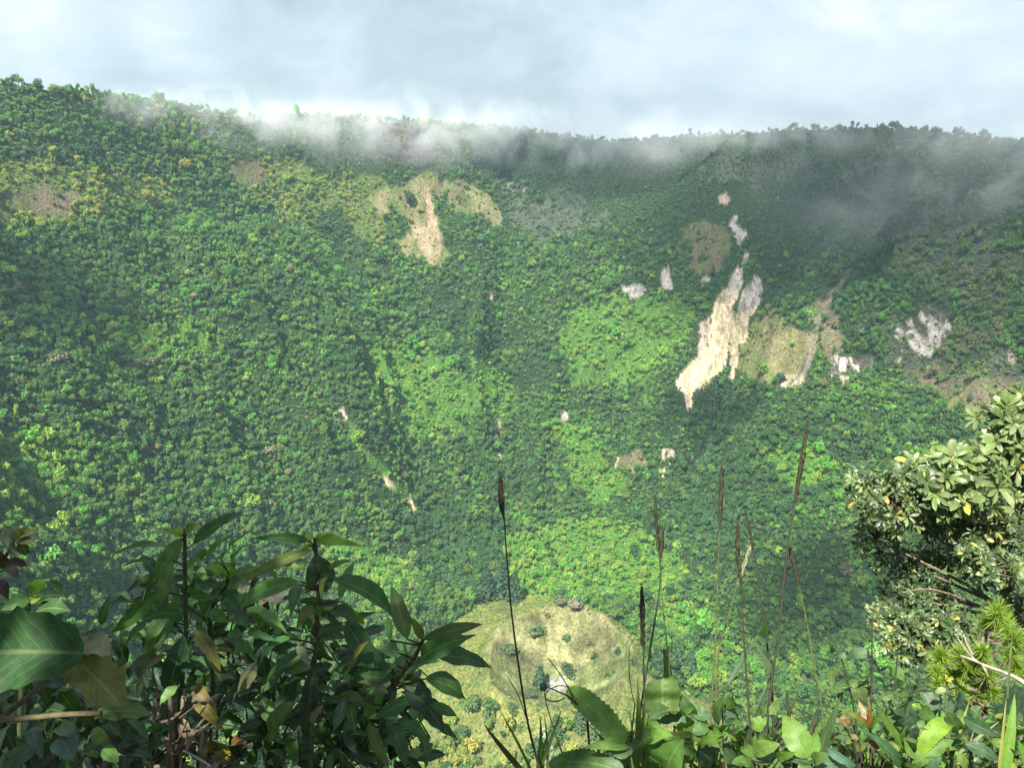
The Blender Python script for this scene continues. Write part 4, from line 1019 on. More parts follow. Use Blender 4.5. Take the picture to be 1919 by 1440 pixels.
sC = A2([
 (930, 745, 842, 440, 96, (.06, .10, .025), dict(arch=.06, wav=.35, cam_=.8)), (1012, 745, 942, 615, 52, (.08, .12, .025)), (840, 752, 826, 615, 42, MG), (1015, 748, 1340, 645, 72, (.05, .085, .02), dict(arch=.18, wav=.25)), (1005, 852, 1305, 690, 118, DG, dict(arch=.14)), (1080, 835, 1390, 880, 104, DG, dict(arch=.10)), (905, 985, 1110, 840, 124, DG),
 (1030, 960, 1245, 1060, 128, DG, dict(jag=.5, nseg=16)), (1048, 1100, 1200, 1162, 60, DG, dict(jag=.4)), (918, 1000, 1132, 1246, 138, (.03, .065, .032), dict(cam_=1, up=.2)), (895, 1200, 1040, 1292, 74, DG, dict(arch=.22)), (900, 1240, 1045, 1320, 60, DG), (830, 1042, 655, 968, 46, PALE, dict(cam_=.9)), (820, 1180, 922, 1445, 100, (.045, .085, .035), dict(cam_=.9)),
 (722, 1200, 836, 1446, 66, (.07, .11, .03)), (850, 950, 740, 760, 80, (.04, .08, .05)), (845, 960, 670, 935, 70, DG), (880, 820, 760, 790, 90, GG), (840, 1000, 740, 1100, 110, (.04, .075, .05)), (870, 1000, 840, 1110, 66, BLU), (940, 1080, 750, 1160, 80, DG), (930, 830, 1000, 760, 40, LIT), (860, 880, 790, 960, 60, DG), (720, 760, 620, 1000, 60, OL), (640, 820, 720, 740, 70, DG),
 (1000, 1250, 1030, 1440, 90, DG), (930, 860, 880, 760, 40, MG), (700, 1080, 560, 1040, 60, (.06, .09, .02))])
pA = A1([(1000, 150, 0, 0, 0, 0)])[0][:2]
P1 = lambda pts: [(x / 2.88, 940 + y / 2.88) for x, y in pts]
P2 = lambda pts: [(440 + x / 2.88, 940 + y / 2.88) for x, y in pts]
low = [(150, 1330), (250, 1200), (420, 1180), (620, 1230), (820, 1240), (900, 1330), (830, 1440), (120, 1445)]
shrub_plant('tall shrub with drooping lance leaves, its upright stem the leftmost, topped by a yellow-green tuft', P1([(998, 150), (998, 400), (1004, 700), (985, 960), (965, 1200), (955, 1440)]), 2.0, sA, .007, extra=fill([(205, 1165), (300, 1050), (380, 1070), (400, 1440), (180, 1440)], 130, 2.05, .75, 62, 20, [DG, DK, DK, MG, BLU], seed=2))
shrub_plant('shorter leafy shrub crowded between the two tall stems, its yellowing leaves low down', P1([(1200, 330), (1235, 430), (1150, 560), (1130, 700), (1150, 1000), (1120, 1440)]), 2.15, sD, .006, extra=fill([(360, 1090), (480, 1080), (520, 1200), (520, 1440), (340, 1440)], 130, 2.2, .7, 62, 20, [DG, DK, DK, MG], seed=3))
shrub_plant('tall leafy shrub with a blue-grey heart-shaped leaf hanging under its lit top', P2([(432, 200), (440, 290), (450, 440), (445, 640), (425, 900), (415, 1050), (410, 1440)]), 1.95, sB, .0075, extra=fill([(470, 1180), (560, 1120), (700, 1180), (720, 1440), (470, 1440)], 170, 2.02, .8, 62, 21, [DG, DK, DK, MG, (.03, .06, .035)], seed=4))
shrub_plant('leafy shrub leaning right over the cinder cone, with long dark pointed leaves', P2([(1020, 745), (950, 880), (850, 990), (800, 1120), (780, 1440)]), 1.9, sC, .007, extra=fill([(640, 1230), (760, 1200), (800, 1330), (790, 1445), (600, 1445)], 110, 1.98, .7, 64, 22, [DG, DK, DK, MG], seed=5))

# the low dark foliage that closes the bottom left corner
mbl, mbs = MB(), MB()
fill([(0, 1290), (120, 1270), (220, 1300), (300, 1400), (330, 1445), (0, 1445)], 150, 1.55, .9, 62, 28, [DG, DK, DK, BLU, (.02, .045, .02)], seed=8)(mbl, mbs)
for q in A1([(170, 1230, 228, 1392, 74, BLU), (400, 1262, 275, 1290, 90, GG), (330, 1275, 395, 1400, 120, (.06, .10, .09)), (515, 1222, 575, 1312, 70, GG), (560, 1332, 640, 1412, 66, MG), (200, 1312, 20, 1440, 90, BLU), (60, 1200, 110, 1260, 60, BLU), (100, 1380, 220, 1330, 60, DG)]):
    pleaf(mbl, *q[:5], 1.5, q[5], shape='heart', cam_=1, up=.25)
for a, b in (((80, 1275), (170, 1305)), ((270, 1250), (300, 1180)), ((390, 1340), (530, 1385)), ((200, 1320), (330, 1260)), ((20, 1400), (100, 1370))):
    V, F = tube([at(a[0] / 2.88, 940 + a[1] / 2.88, 1.5), at(b[0] / 2.88, 940 + b[1] / 2.88, 1.52)], [.0022, .0018], 5); mbs.add(V, F)
g_ = stem_to_ground(mbs, 90, 1440, 1.6, .005)
e_ = empty('climbing_vine', g_, 'low vine with bluish heart-shaped leaves in the dark bottom left corner', 'vine')
mbs.build('stem', M_STEM, e_); mbl.build('foliage', [M_LEAF, M_SHADESTEM], e_)

# big lobed leaf and its withered neighbour at the left edge
e_ = empty('broad_leaved_plant', root(-40, 1440, 1.35), 'plant with one huge dark green lobed leaf and a withered yellow leaf, left edge', 'plant')
m1 = MB(); pleaf(m1, 156, 1226, -140, 1218, 150, 1.32, (.018, .052, .014), shape='oblong', teeth=.26, nt=6, cam_=.85, up=.6, arch=.05, fold=.22, wav=.22, nv=5, ddep=.03, grow=1.05)
o1 = m1.build('big_leaf', M_BROAD, e_)
m1 = MB(); pleaf(m1, 120, 1226, 222, 1312, 78, 1.37, (.10, .11, .028), shape='oblong', teeth=.3, nt=9, cam_=.9, up=.3, arch=.10, fold=.3, wav=.25, nv=4, ddep=-.03); pleaf(m1, 150, 1212, 206, 1222, 40, 1.38, (.20, .20, .10), shape='oblong', teeth=.2, nt=7, wav=.3)
o1 = m1.build('withered_leaf', M_LEAF, e_); o1['label'] = 'yellow-brown withered lobe beside the big green leaf'
m1 = MB(); pleaf(m1, 180, 1338, 284, 1338, 34, 1.38, (.06, .10, .025), shape='ovate', teeth=.1)
o1 = m1.build('small_leaf', M_LEAF, e_)
m1 = MB(); ptube(m1, [(-60, 1350), (0, 1350), (60, 1346), (130, 1340), (190, 1338)], 1.36, .006, .0045); ptube(m1, [(118, 1232, 1.33), (60, 1300, 1.36), (0, 1352, 1.40), (-40, 1440, 1.36)], 1.36, .004, .008)
stem_to_ground(m1, -40, 1440, 1.36, .008); m1.build('stem', flat_mat('tan_stem', (.04, .036, .014), (.11, .09, .035)), e_)
# leaves below the big leaf, in its shade
# twig with reddish leaves at the left edge
mbl, mbs = MB(), MB()
for q in A1([(85, 220, 20, 150, 40, (.06, .08, .02)), (88, 215, 80, 145, 36, (.10, .13, .03)), (95, 210, 215, 155, 44, (.12, .14, .03)), (100, 215, 180, 230, 50, (.04, .045, .02)), (110, 220, 150, 290, 50, (.05, .07, .025)), (40, 330, 148, 345, 46, (.05, .025, .02)), (30, 370, 104, 420, 52, (.05, .03, .02)), (0, 270, 55, 330, 60, (.035, .025, .015)), (-40, 200, 40, 240, 60, (.05, .06, .02)), (-30, 440, 40, 520, 60, (.045, .02, .02)), (-20, 480, 30, 430, 40, (.05, .03, .02)), (60, 240, 100, 290, 44, (.04, .035, .02))]):
    pleaf(mbl, *q[:5], 1.7, q[5], shape='ovate', grow=1.2)
ptube(mbs, [(30, 1010), (20, 1028), (5, 1050), (-15, 1075), (-40, 1110), (-60, 1200)], 1.72, .002, .006)
ptube(mbs, [(16, 1066), (0, 1072), (-20, 1080)], 1.72, .0015, .003)
g_ = stem_to_ground(mbs, -60, 1200, 1.72, .007)
e_ = empty('twiggy_shrub', g_, 'twig with small dark reddish leaves poking in at the left edge, above the huge leaf', 'shrub')
mbs.build('twig', M_DARKSTEM, e_); mbl.build('foliage', M_LEAF, e_)
# sprout just above the big leaf
mbl, mbs = MB(), MB()
for q in A1([(150, 530, 40, 490, 50, LIT), (160, 525, 0, 590, 60, MG), (170, 520, 265, 430, 66, MG), (265, 440, 335, 500, 40, DG), (175, 560, 345, 510, 90, DG), (190, 600, 380, 580, 110, DG), (150, 540, 225, 520, 40, LIT), (60, 600, -20, 640, 60, MG), (180, 590, 120, 640, 60, DG), (250, 600, 330, 640, 90, DG)]):
    pleaf(mbl, *q[:5], 1.6, q[5], shape='lance', grow=1.2)
ptube(mbs, [(56, 1118), (54, 1140), (50, 1180), (40, 1300), (36, 1440)], 1.62, .003, .006); g_ = stem_to_ground(mbs, 36, 1440, 1.62, .006)
e_ = empty('leafy_sprout', g_, 'small leafy sprout rising just above the huge lobed leaf', 'plant'); mbs.build('stem', M_STEM, e_); mbl.build('foliage', M_LEAF, e_)

# withered stems and dry leaves at the foot of the left shrub
mb = MB(); g = np.random.default_rng(31)
for k in range(46):
    x = g.uniform(205, 400); y = g.uniform(1335, 1460); a = g.normal(-1.2, .55); ln = g.uniform(25, 90)
    q0 = at(x, y, 1.92 + g.uniform(-.06, .1)); q1 = at(x + ln * math.cos(a), y + ln * math.sin(a), 1.95 + g.uniform(-.08, .08)); m_ = (q0 + q1) / 2 + Vector(g.normal(size=3) * .012)
    r = g.uniform(.0018, .0055); V, F = tube([q0, m_, q1], [r, r * .9, r * .6], 5); mb.add(V, F)
for k in range(30):
    x = g.uniform(215, 410); y = g.uniform(1300, 1440); a = g.normal(1.7, .5); ln = g.uniform(25, 60)
    pleaf(mb, x, y, x + ln * math.cos(a), y + ln * math.sin(a), g.uniform(8, 18), 1.93, (1, 1, 1), wav=.6, arch=.2, nseg=6)
V, F = tube([at(318, 1300, 1.97), at(322, 1370, 1.96), at(315, 1440, 1.96), root(315, 1440, 1.96)], [.006, .008, .010, .014], 7); mb.add(V, F)
o = mb.build('withered_stems', M_DRY, origin=root(315, 1440, 1.96)); tag(o, 'heap of withered brown stems and curled dry leaves at the foot of the left shrub', 'dry stems')
# leaning pale twig and the fern-like stalks
mb = MB()
ptube(mb, [(343, 1408), (370, 1422), (395, 1438), (420, 1452)], 1.9, .003, .0035); ptube(mb, [(390, 1436), (391, 1450)], 1.9, .003, .003)
V, F = tube([at(420, 1452, 1.9), root(440, 1460, 1.9)], [.0035, .005], 5); mb.add(V, F)
o = mb.build('fallen_twig', M_PALEWOOD, origin=root(440, 1460, 1.9)); tag(o, 'thin pale fallen twig at the bottom edge under the left shrub', 'twig')
# ------------------------------------------------------------------ tall grass stalks in front of the crater
def stalk(label, head, stem, depth, wpx, dark=True, rpx=3.0, second=None, foot_dx=0.):
    """seed head (tip -> bottom) and stem (top -> bottom of picture), rooted in the rim ground"""
    ms, mh = MB(), MB()
    r = rpx * 1.2 / FPX * depth / 2
    pts = [head[0]] + list(head[1:]) + list(stem)
    Q = ptube(ms, pts, depth, r * .35, r * 1.15, 6)
    g_ = stem_to_ground(ms, stem[-1][0], stem[-1][1], depth, r * 1.15, foot_dx)
    g = np.random.default_rng(int(head[0][0]))
    hs = [head] + ([second] if second else [])
    for hd in hs:
        H = [at(x, y, depth) for x, y in hd]; n = 130; tot = len(H) - 1
        for k in range(n):
            u = k / n; i = min(int(u * tot), tot - 1); f = u * tot - i
            p = H[i].lerp(H[i + 1], f); ax = (H[i] - H[i + 1]).normalized()
            env = (.35 + .65 * math.sin(min(1, u * 1.5 + .05) * math.pi * .62)) * (1 if u < .85 else (1 - u) / .15 * .7 + .3)
            a = g.uniform(0, 6.283); out_ = Vector((math.cos(a), math.sin(a), 0)); out_ -= ax * out_.dot(ax)
            w = wpx / FPX * depth * .38 * env; ln = w * g.uniform(3.0, 5.5)
            b = p + out_ * w * .25; t_ = p + out_ * w * g.uniform(.7, 1.15) + ax * ln
            leaf(mh, b, t_, w * .9, np.array(out_) + .3 * g.normal(size=3), arch=.1, nseg=3, nv=1, wav=0, tint=(1, 1, 1))
        if second and hd is second: ptube(ms, hd, depth, r * .4, r, 5)
    e_ = empty('grass_stalk', g_, label, 'grass stalk', 'tall grass stalks in front of the crater')
    mbl = MB()
    for k in range(6):
        bx = stem[-1][0] + g.normal() * 10; ang = g.normal(-1.57, .33); ln = g.uniform(60, 150)
        pleaf(mbl, bx, 1452, bx + ln * math.cos(ang), 1452 + ln * math.sin(ang), g.uniform(4, 8), depth + .03, (.07, .12, .03), shape='grass', fold=.4, wav=.03, arch=g.uniform(-.08, .12), cam_=1, up=.1, droop=g.uniform(0, .25), nseg=12)
    mbl.build('blade', M_GRASS, e_)
    ms.build('stem', M_DARKSTEM if dark else M_STEM, e_); mh.build('seed_head', M_SEED if dark is not None else M_SEEDPALE, e_)
    return e_
stalk('leftmost grass stalk, thin and nearly black, leaning left in front of the cinder cone', [(938, 897), (940, 925), (945, 972)], [(950, 1050), (960, 1160), (975, 1270), (990, 1360), (1012, 1445)], 2.0, 10, True, 4.0, second=[(936, 915), (940, 950), (945, 975)])
stalk('grass stalk with a long brown head and a thinner one at its side', [(1227, 928), (1230, 985), (1236, 1048)], [(1237, 1090), (1231, 1140), (1208, 1282), (1198, 1350), (1188, 1445)], 2.1, 9, True, 3.4, second=[(1242, 998), (1240, 1030), (1237, 1054)])
stalk('slim green grass stalk crossing behind the leaf with the hole', [(1241, 1000), (1238, 1050)], [(1240, 1110), (1247, 1180), (1254, 1250), (1262, 1340), (1268, 1445)], 2.2, 4, False, 3.0)
stalk('short thick-headed brown grass stalk above the toothed weeds', [(1203, 1100), (1204, 1160), (1206, 1232)], [(1207, 1282), (1208, 1330), (1205, 1445)], 1.95, 11, True, 4.0)
stalk('straight grass stalk with a long feathery head, left of the pair of dark heads', [(1353, 874), (1351, 930), (1348, 1000)], [(1346, 1060), (1342, 1180), (1337, 1265), (1333, 1332), (1328, 1445)], 2.3, 10, False, 3.6)
stalk('grass stalk with a short dark thick head beside the faint pale one', [(1382, 980), (1383, 1040), (1390, 1122)], [(1393, 1180), (1398, 1255), (1406, 1370), (1410, 1445)], 2.25, 10, True, 3.6)
stalk('grass stalk with a narrow brown head leaning left, behind the dark thick head', [(1396, 955), (1406, 1000), (1415, 1047)], [(1422, 1100), (1431, 1155), (1440, 1230), (1447, 1300), (1452, 1445)], 2.35, 7, True, 3.4)
stalk('tallest grass stalk, its long dark head leaning right', [(1514, 787), (1505, 850), (1496, 905), (1489, 950)], [(1478, 1010), (1468, 1100), (1459, 1190), (1448, 1265), (1438, 1350), (1432, 1445)], 2.2, 11, True, 4.2)
stalk('rightmost grass stalk, with an olive head bending left at its tip', [(1480, 1030), (1488, 1062), (1500, 1110)], [(1514, 1180), (1526, 1254), (1541, 1337), (1546, 1445)], 2.3, 9, False, 3.8)
stalk('faint pale grass stalk slanting right, among the darker heads', [(1408, 1020), (1395, 1060), (1380, 1100)], [(1367, 1150), (1353, 1200), (1344, 1250), (1338, 1445)], 2.6, 8, None, 3.4)
# single blades and bent stems between the stalks
def blades(name, label, cat, specs, depth, mat=None, group=None, base=None):
    mbl = MB()
    for (bx, by, tx, ty, w, tint, *o) in specs:
        k = dict(shape='grass', fold=.35, wav=.05, arch=.04, cam_=1, up=.2, nseg=12); k.update(o[0] if o else {})
        pleaf(mbl, bx, by, tx, ty, w, depth, tint, **k)
    f = base if base is not None else root(np.mean([s[0] for s in specs]), 1445, depth)
    e_ = empty(name, f, label, cat, group)
    ms = MB()
    for s in specs[:8]:
        if s[1] > 1380:
            p = at(s[0], s[1], depth); V, F = tube([p, Vector((p.x + (f.x - p.x) * .5, p.y, (p.z + f.z) / 2)), f], [.003, .003, .004], 4); ms.add(V, F)
    if ms.n: ms.build('culm', M_STEM, e_)
    mbl.build('blade', mat or M_GRASS, e_)
    return e_
DKB = (.035, .06, .015)
blades('wild_grass', 'single dark blade slanting in from the bottom, left of the thin black stalk', 'grass', [(985, 1452, 906, 1358, 10, DKB)], 1.9)
blades('wild_grass', 'narrow blade branching off the leftmost black stalk', 'grass', [(984, 1345, 946, 1262, 6, DKB)], 2.0, base=root(1012, 1445, 2.0))
blades('wild_grass', 'two upright spear-like blades in front of the thick-headed stalk', 'grass', [(1192, 1440, 1195, 1257, 11, (.05, .09, .02)), (1180, 1450, 1181, 1335, 8, (.05, .08, .02)), (1198, 1380, 1203, 1300, 7, (.05, .09, .02))], 1.85)
blades('wild_grass', 'short grey-green blade behind the leaf with the hole', 'grass', [(1252, 1275, 1243, 1215, 14, (.06, .10, .06))], 2.25, base=root(1255, 1445, 2.25))
blades('wild_grass', 'bent stem arching right across the grass stalks', 'grass', [(1320, 1320, 1410, 1250, 5, (.05, .07, .03), dict(arch=.12)), (1343, 1350, 1362, 1285, 6, (.07, .09, .03)), (1365, 1285, 1420, 1195, 8, (.06, .09, .05))], 2.3)
blades('wild_grass', 'grey-green blade leaning right between the middle stalks', 'grass', [(1400, 1390, 1442, 1275, 12, (.06, .10, .06)), (1412, 1370, 1446, 1262, 8, (.07, .11, .06))], 2.35)
blades('wild_grass', 'limp blade forking left off the tallest stalk', 'grass', [(1447, 1262, 1415, 1205, 9, (.06, .09, .04)), (1430, 1195, 1440, 1150, 10, (.05, .11, .03))], 2.25, base=root(1432, 1445, 2.25))
blades('wild_grass', 'broad pale blade curving up right of the orange-leaved plant, bent at its middle', 'grass', [(1530, 1420, 1576, 1302, 16, (.07, .12, .05)), (1545, 1445, 1560, 1340, 12, (.06, .12, .04))], 2.2)
blades('wild_grass', 'bright green upright grass blades at the right edge', 'grass', [(1882, 1448, 1902, 1300, 17, (.13, .26, .035), dict(trans=0) if False else {}), (1924, 1448, 1908, 1380, 14, (.12, .24, .035)), (1872, 1448, 1888, 1300, 5, (.26, .28, .08)), (1888, 1310, 1898, 1185, 4, (.20, .22, .12)), (1900, 1446, 1893, 1400, 7, (.2, .26, .03))], 2.0)
blades('wild_grass', 'thin pale blade slanting up to the right, in front of the bright grass', 'grass', [(1792, 1417, 1878, 1342, 5, (.20, .26, .13)), (1798, 1380, 1818, 1312, 5, (.26, .30, .08)), (1806, 1420, 1826, 1366, 3, (.24, .24, .12)), (1825, 1440, 1838, 1380, 4, (.20, .24, .14))], 2.05)

# ------------------------------------------------------------------ toothed weeds in the middle
WG = (.105, .20, .034); WD = (.062, .13, .028); WL = (.18, .32, .036)
def weed(name, label, leaves, depth, stems=(), foot=None, mat=None, rs=.003, dark=False, group=None):
    mbl, ms = MB(), MB()
    for (bx, by, tx, ty, w, tint, *o) in leaves:
        k = dict(shape='ovate', fold=.2, wav=.12, cam_=.9, up=.35); k.update(o[0] if o else {})
        pleaf(mbl, bx, by, tx, ty, w, depth + k.pop('dz', 0), tint, **k)
    extra_stems = []
    for i_, st in enumerate(stems):
        m_ = ms if i_ == 0 else MB(); ptube(m_, st, depth + .01, rs * .6, rs)
        if i_: extra_stems.append(m_)
    fx, fy = foot if foot else (leaves[0][0], 1445)
    g_ = stem_to_ground(ms, fx, fy, depth + .01, rs * 1.2)
    e_ = empty(name, g_, label, 'weed', group)
    for m_ in [ms] + extra_stems: m_.build('stem', M_DARKSTEM if dark else M_STEM, e_)
    mbl.build('foliage', mat or M_LEAF, e_)
    return e_
T_ = dict(teeth=.26, nt=16, shape='oblong')
weed('toothed_leaf_weed', 'weed with one long toothed leaf reaching up left over the cone', [(1172, 1392, 1064, 1283, 46, WG, dict(teeth=.30, nt=13, shape='oblong', side=.35, arch=.10)), (1180, 1402, 1090, 1402, 20, WG, dict(shape='lance', arch=.1)), (1185, 1412, 1140, 1396, 34, (.07, .13, .05)), (1170, 1450, 1036, 1424, 46, WD, T_), (1060, 1462, 1030, 1425, 40, WD, T_)], 1.75,
     [[(1172, 1392), (1180, 1410), (1186, 1440)]], (1186, 1440))
# leaf with a hole: two blades either side of the bite
mbl, ms = MB(), MB()
def poly_leaf(mb, pts, hole, depth, tint, seed=1, curve=.03):
    """flat broad leaf from its outline, with a bitten hole: rings from the hole to the edge"""
    hx = np.mean([p[0] for p in hole]); hy = np.mean([p[1] for p in hole]); n = 72; K = 6
    def ray(poly, a):
        best = None
        for (x0, y0), (x1, y1) in zip(poly, poly[1:] + poly[:1]):
            dx, dy = math.cos(a), math.sin(a); ex, ey = x1 - x0, y1 - y0; den = dx * ey - dy * ex
            if abs(den) < 1e-9: continue
            t_ = ((x0 - hx) * ey - (y0 - hy) * ex) / den; s_ = ((x0 - hx) * dy - (y0 - hy) * dx) / den
            if t_ > 0 and 0 <= s_ <= 1: best = t_ if best is None else max(best, t_)
        return best or 10
    V = []; U = []
    x0 = min(p[0] for p in pts); x1 = max(p[0] for p in pts); y0 = min(p[1] for p in pts); y1 = max(p[1] for p in pts)
    g = np.random.default_rng(seed)
    for i in range(n):
        a = i / n * 2 * math.pi; ri = ray(hole, a); ro = ray(pts, a) * (1 + (.03 if i % 3 == 0 else -.01))
        for j in range(K + 1):
            r = ri + (ro - ri) * j / K; px, py = hx + r * math.cos(a), hy + r * math.sin(a)
            ux, uy = (px - x0) / (x1 - x0), (py - y0) / (y1 - y0)
            V.append(np.array(at(px, py, depth + curve * math.sin(ux * 3.1) + .012 * math.sin(uy * 14)))); U.append((ux, uy))
    I = np.arange(n * (K + 1)).reshape(n, K + 1); J = np.roll(I, -1, 0)
    mb.add(np.array(V), np.stack([I[:, :-1], I[:, 1:], J[:, 1:], J[:, :-1]], -1).reshape(-1, 4), tint, np.array(U))
c6b = lambda p: [(1100 + x / 4.8, 1140 + y / 4.8) for x, y in p]
poly_leaf(mbl, c6b([(530, 690), (610, 660), (720, 630), (790, 610), (820, 690), (845, 770), (830, 860), (810, 940), (740, 945), (640, 990), (560, 1010), (520, 900)]), c6b([(640, 880), (690, 858), (755, 880), (740, 905), (690, 930), (640, 940), (628, 910)]), 1.9, (.07, .13, .022))
for q in ((1215, 1350, 1280, 1338, 40, (.06, .12, .05)), (1208, 1352, 1240, 1372, 22, WD), (1204, 1345, 1216, 1412, 46, WG), (1238, 1380, 1180, 1410, 30, WD), (1210, 1405, 1262, 1372, 30, WG), (1250, 1445, 1282, 1385, 60, WD), (1215, 1420, 1262, 1392, 34, (.03, .06, .02))):
    pleaf(mbl, *q[:5], 1.88, q[5], shape='ovate', cam_=.9, up=.4)
ptube(ms, [(1212, 1345), (1208, 1380), (1204, 1445)], 1.9, .003, .004); g_ = stem_to_ground(ms, 1204, 1445, 1.9, .004)
e_ = empty('broad_leaf_weed', g_, 'weed with a broad upright leaf that has a pale hole eaten through it', 'weed'); ms.build('stem', M_STEM, e_); mbl.build('foliage', M_LEAF, e_)
q6 = lambda l: [(1100 + a / 4.8, 1140 + b / 4.8, 1100 + c / 4.8, 1140 + d / 4.8, w / 4.8, *r) for a, b, c, d, w, *r in l]
weed('bushy_weed', 'bushy weed with stout stem and level paired leaves, beside the leaf with the hole', q6([(950, 960, 850, 770, 130, (.06, .13, .05)), (960, 960, 1130, 985, 110, (.06, .12, .05)), (940, 970, 640, 1010, 110, (.06, .12, .05)), (950, 1000, 800, 1090, 120, WG), (970, 1010, 1120, 1100, 130, WG), (960, 940, 1040, 910, 60, WL), (940, 1150, 640, 1115, 110, (.09, .13, .03)), (960, 1190, 1230, 1150, 130, WG), (940, 1230, 700, 1280, 140, WD), (1000, 1230, 1200, 1230, 120, WG), (950, 1120, 1100, 1090, 90, (.08, .15, .05)), (930, 1250, 760, 1400, 160, WD), (1010, 1280, 1130, 1400, 150, (.045, .09, .05)), (900, 980, 960, 880, 60, WG)]), 1.95,
     [[(1298, 1342), (1298, 1390), (1296, 1445)], [(1312, 1445), (1310, 1400), (1330, 1375)]], (1296, 1445), rs=.005)
weed('bushy_weed', 'weed with drooping rounded leaves standing behind the fan of pale grass stems', q6([(1220, 1130, 1040, 1115, 90, WD), (1220, 1120, 1400, 1040, 130, (.07, .14, .04)), (1215, 1110, 1240, 800, 150, (.055, .10, .03)), (1230, 1130, 1340, 1200, 110, WG), (1210, 1140, 1060, 1230, 130, WG), (1230, 930, 1400, 900, 110, (.06, .11, .06)), (1250, 1000, 1380, 980, 80, (.06, .11, .06)), (1240, 1260, 1400, 1400, 120, (.05, .10, .05)), (1200, 1290, 1050, 1400, 140, (.05, .09, .05)), (1230, 900, 1330, 830, 90, WD)]), 2.05,
     [[(1353, 1370), (1357, 1410), (1362, 1445)], [(1355, 1360), (1352, 1320)]], (1362, 1445))
weed('bushy_weed', 'low weed with yellow-green rounded leaves, below the tallest grass stalk', q6([(1500, 1300, 1740, 1220, 120, (.09, .16, .03)), (1540, 1320, 1640, 1170, 110, WG), (1500, 1340, 1400, 1250, 90, WG), (1480, 1360, 1700, 1330, 100, (.07, .13, .06)), (1640, 960, 1720, 830, 70, (.10, .14, .03)), (1570, 960, 1620, 880, 60, (.12, .16, .03)), (1500, 1100, 1620, 980, 110, WG), (1520, 1400, 1660, 1400, 110, WD), (1480, 1410, 1300, 1400, 110, WD), (1700, 1340, 1880, 1290, 80, WG)]), 2.0,
     [[(1420, 1400), (1418, 1445)], [(1410, 1330), (1418, 1400)]], (1418, 1445))
q7 = lambda l: [(1480 + a / 4.37, 1140 + b / 4.37, 1480 + c / 4.37, 1140 + d / 4.37, w / 4.37, *r) for a, b, c, d, w, *r in l]
weed('toothed_leaf_weed', 'weed with a light green toothed leaf pointing up left, under the snapped dark stub', q7([(150, 1230, -40, 870, 200, (.10, .20, .035), dict(teeth=.14, nt=12, shape='ovate')), (150, 1250, 215, 1010, 90, (.11, .21, .035)), (160, 1270, -60, 1230, 80, (.05, .10, .05)), (200, 1260, 330, 1200, 90, (.09, .17, .05)), (190, 1290, 540, 1290, 110, (.06, .12, .06)), (310, 1150, 520, 1290, 70, (.06, .12, .08)), (170, 1300, 60, 1340, 90, WD)]), 1.95, [[(1514, 1422), (1515, 1445)]], (1515, 1445))
weed('lime_toothed_weed', 'bright lime-green weed with a toothed leaf folding over to the right', q7([(1050, 1245, 1080, 980, 90, WL, dict(teeth=.12, nt=12)), (1060, 1200, 1335, 915, 130, (.17, .30, .03), dict(teeth=.16, nt=16, shape='oblong', arch=.30, up=.6)), (1100, 980, 1330, 975, 66, (.16, .29, .03), dict(teeth=.2, nt=8)), (1035, 1235, 690, 740, 92, (.09, .17, .03), dict(shape='lance', arch=-.05)), (1040, 1240, 960, 960, 70, WL), (1010, 1290, 1345, 1075, 110, (.08, .15, .03)), (900, 1310, 585, 1000, 110, (.045, .11, .04), dict(teeth=.1, nt=14, shape='lance')), (1100, 1330, 1250, 1210, 100, (.05, .11, .05)), (960, 1320, 1090, 1250, 80, (.07, .14, .03)), (1370, 1200, 1450, 1330, 80, WG), (1420, 900, 1720, 1040, 110, (.04, .085, .035), dict(shape='lance')), (1440, 1120, 1720, 1240, 130, (.035, .075, .03), dict(shape='lance')), (1290, 850, 1400, 1000, 90, (.05, .10, .03))]), 1.95,
     [[(1720, 1424), (1718, 1445)]], (1718, 1445), rs=.005)
weed('orange_leaved_plant', 'plant with upright olive and rust-orange leaves on thin dark stems', q7([(655, 1015, 388, 805, 62, (.13, .12, .022), dict(shape='lance')), (655, 1005, 645, 720, 40, (.16, .085, .02), dict(shape='lance')), (660, 1010, 770, 900, 100, (.06, .11, .02)), (640, 990, 560, 760, 40, (.30, .24, .16), dict(wav=.6)), (600, 960, 610, 800, 36, (.34, .26, .18), dict(wav=.6)), (500, 960, 380, 900, 60, (.28, .20, .08), dict(wav=.6)), (480, 980, 420, 880, 50, (.26, .17, .08), dict(wav=.6)), (560, 1080, 440, 1060, 60, (.18, .17, .06)), (640, 1100, 740, 1150, 80, (.09, .06, .02)), (620, 1140, 480, 1130, 60, (.10, .14, .04))]), 2.1,
     [[(1634, 1160), (1634, 1270), (1631, 1370), (1632, 1445)], [(1600, 1360), (1612, 1400), (1616, 1445)], [(1570, 1345), (1598, 1390), (1610, 1445)]], (1632, 1445), dark=True)
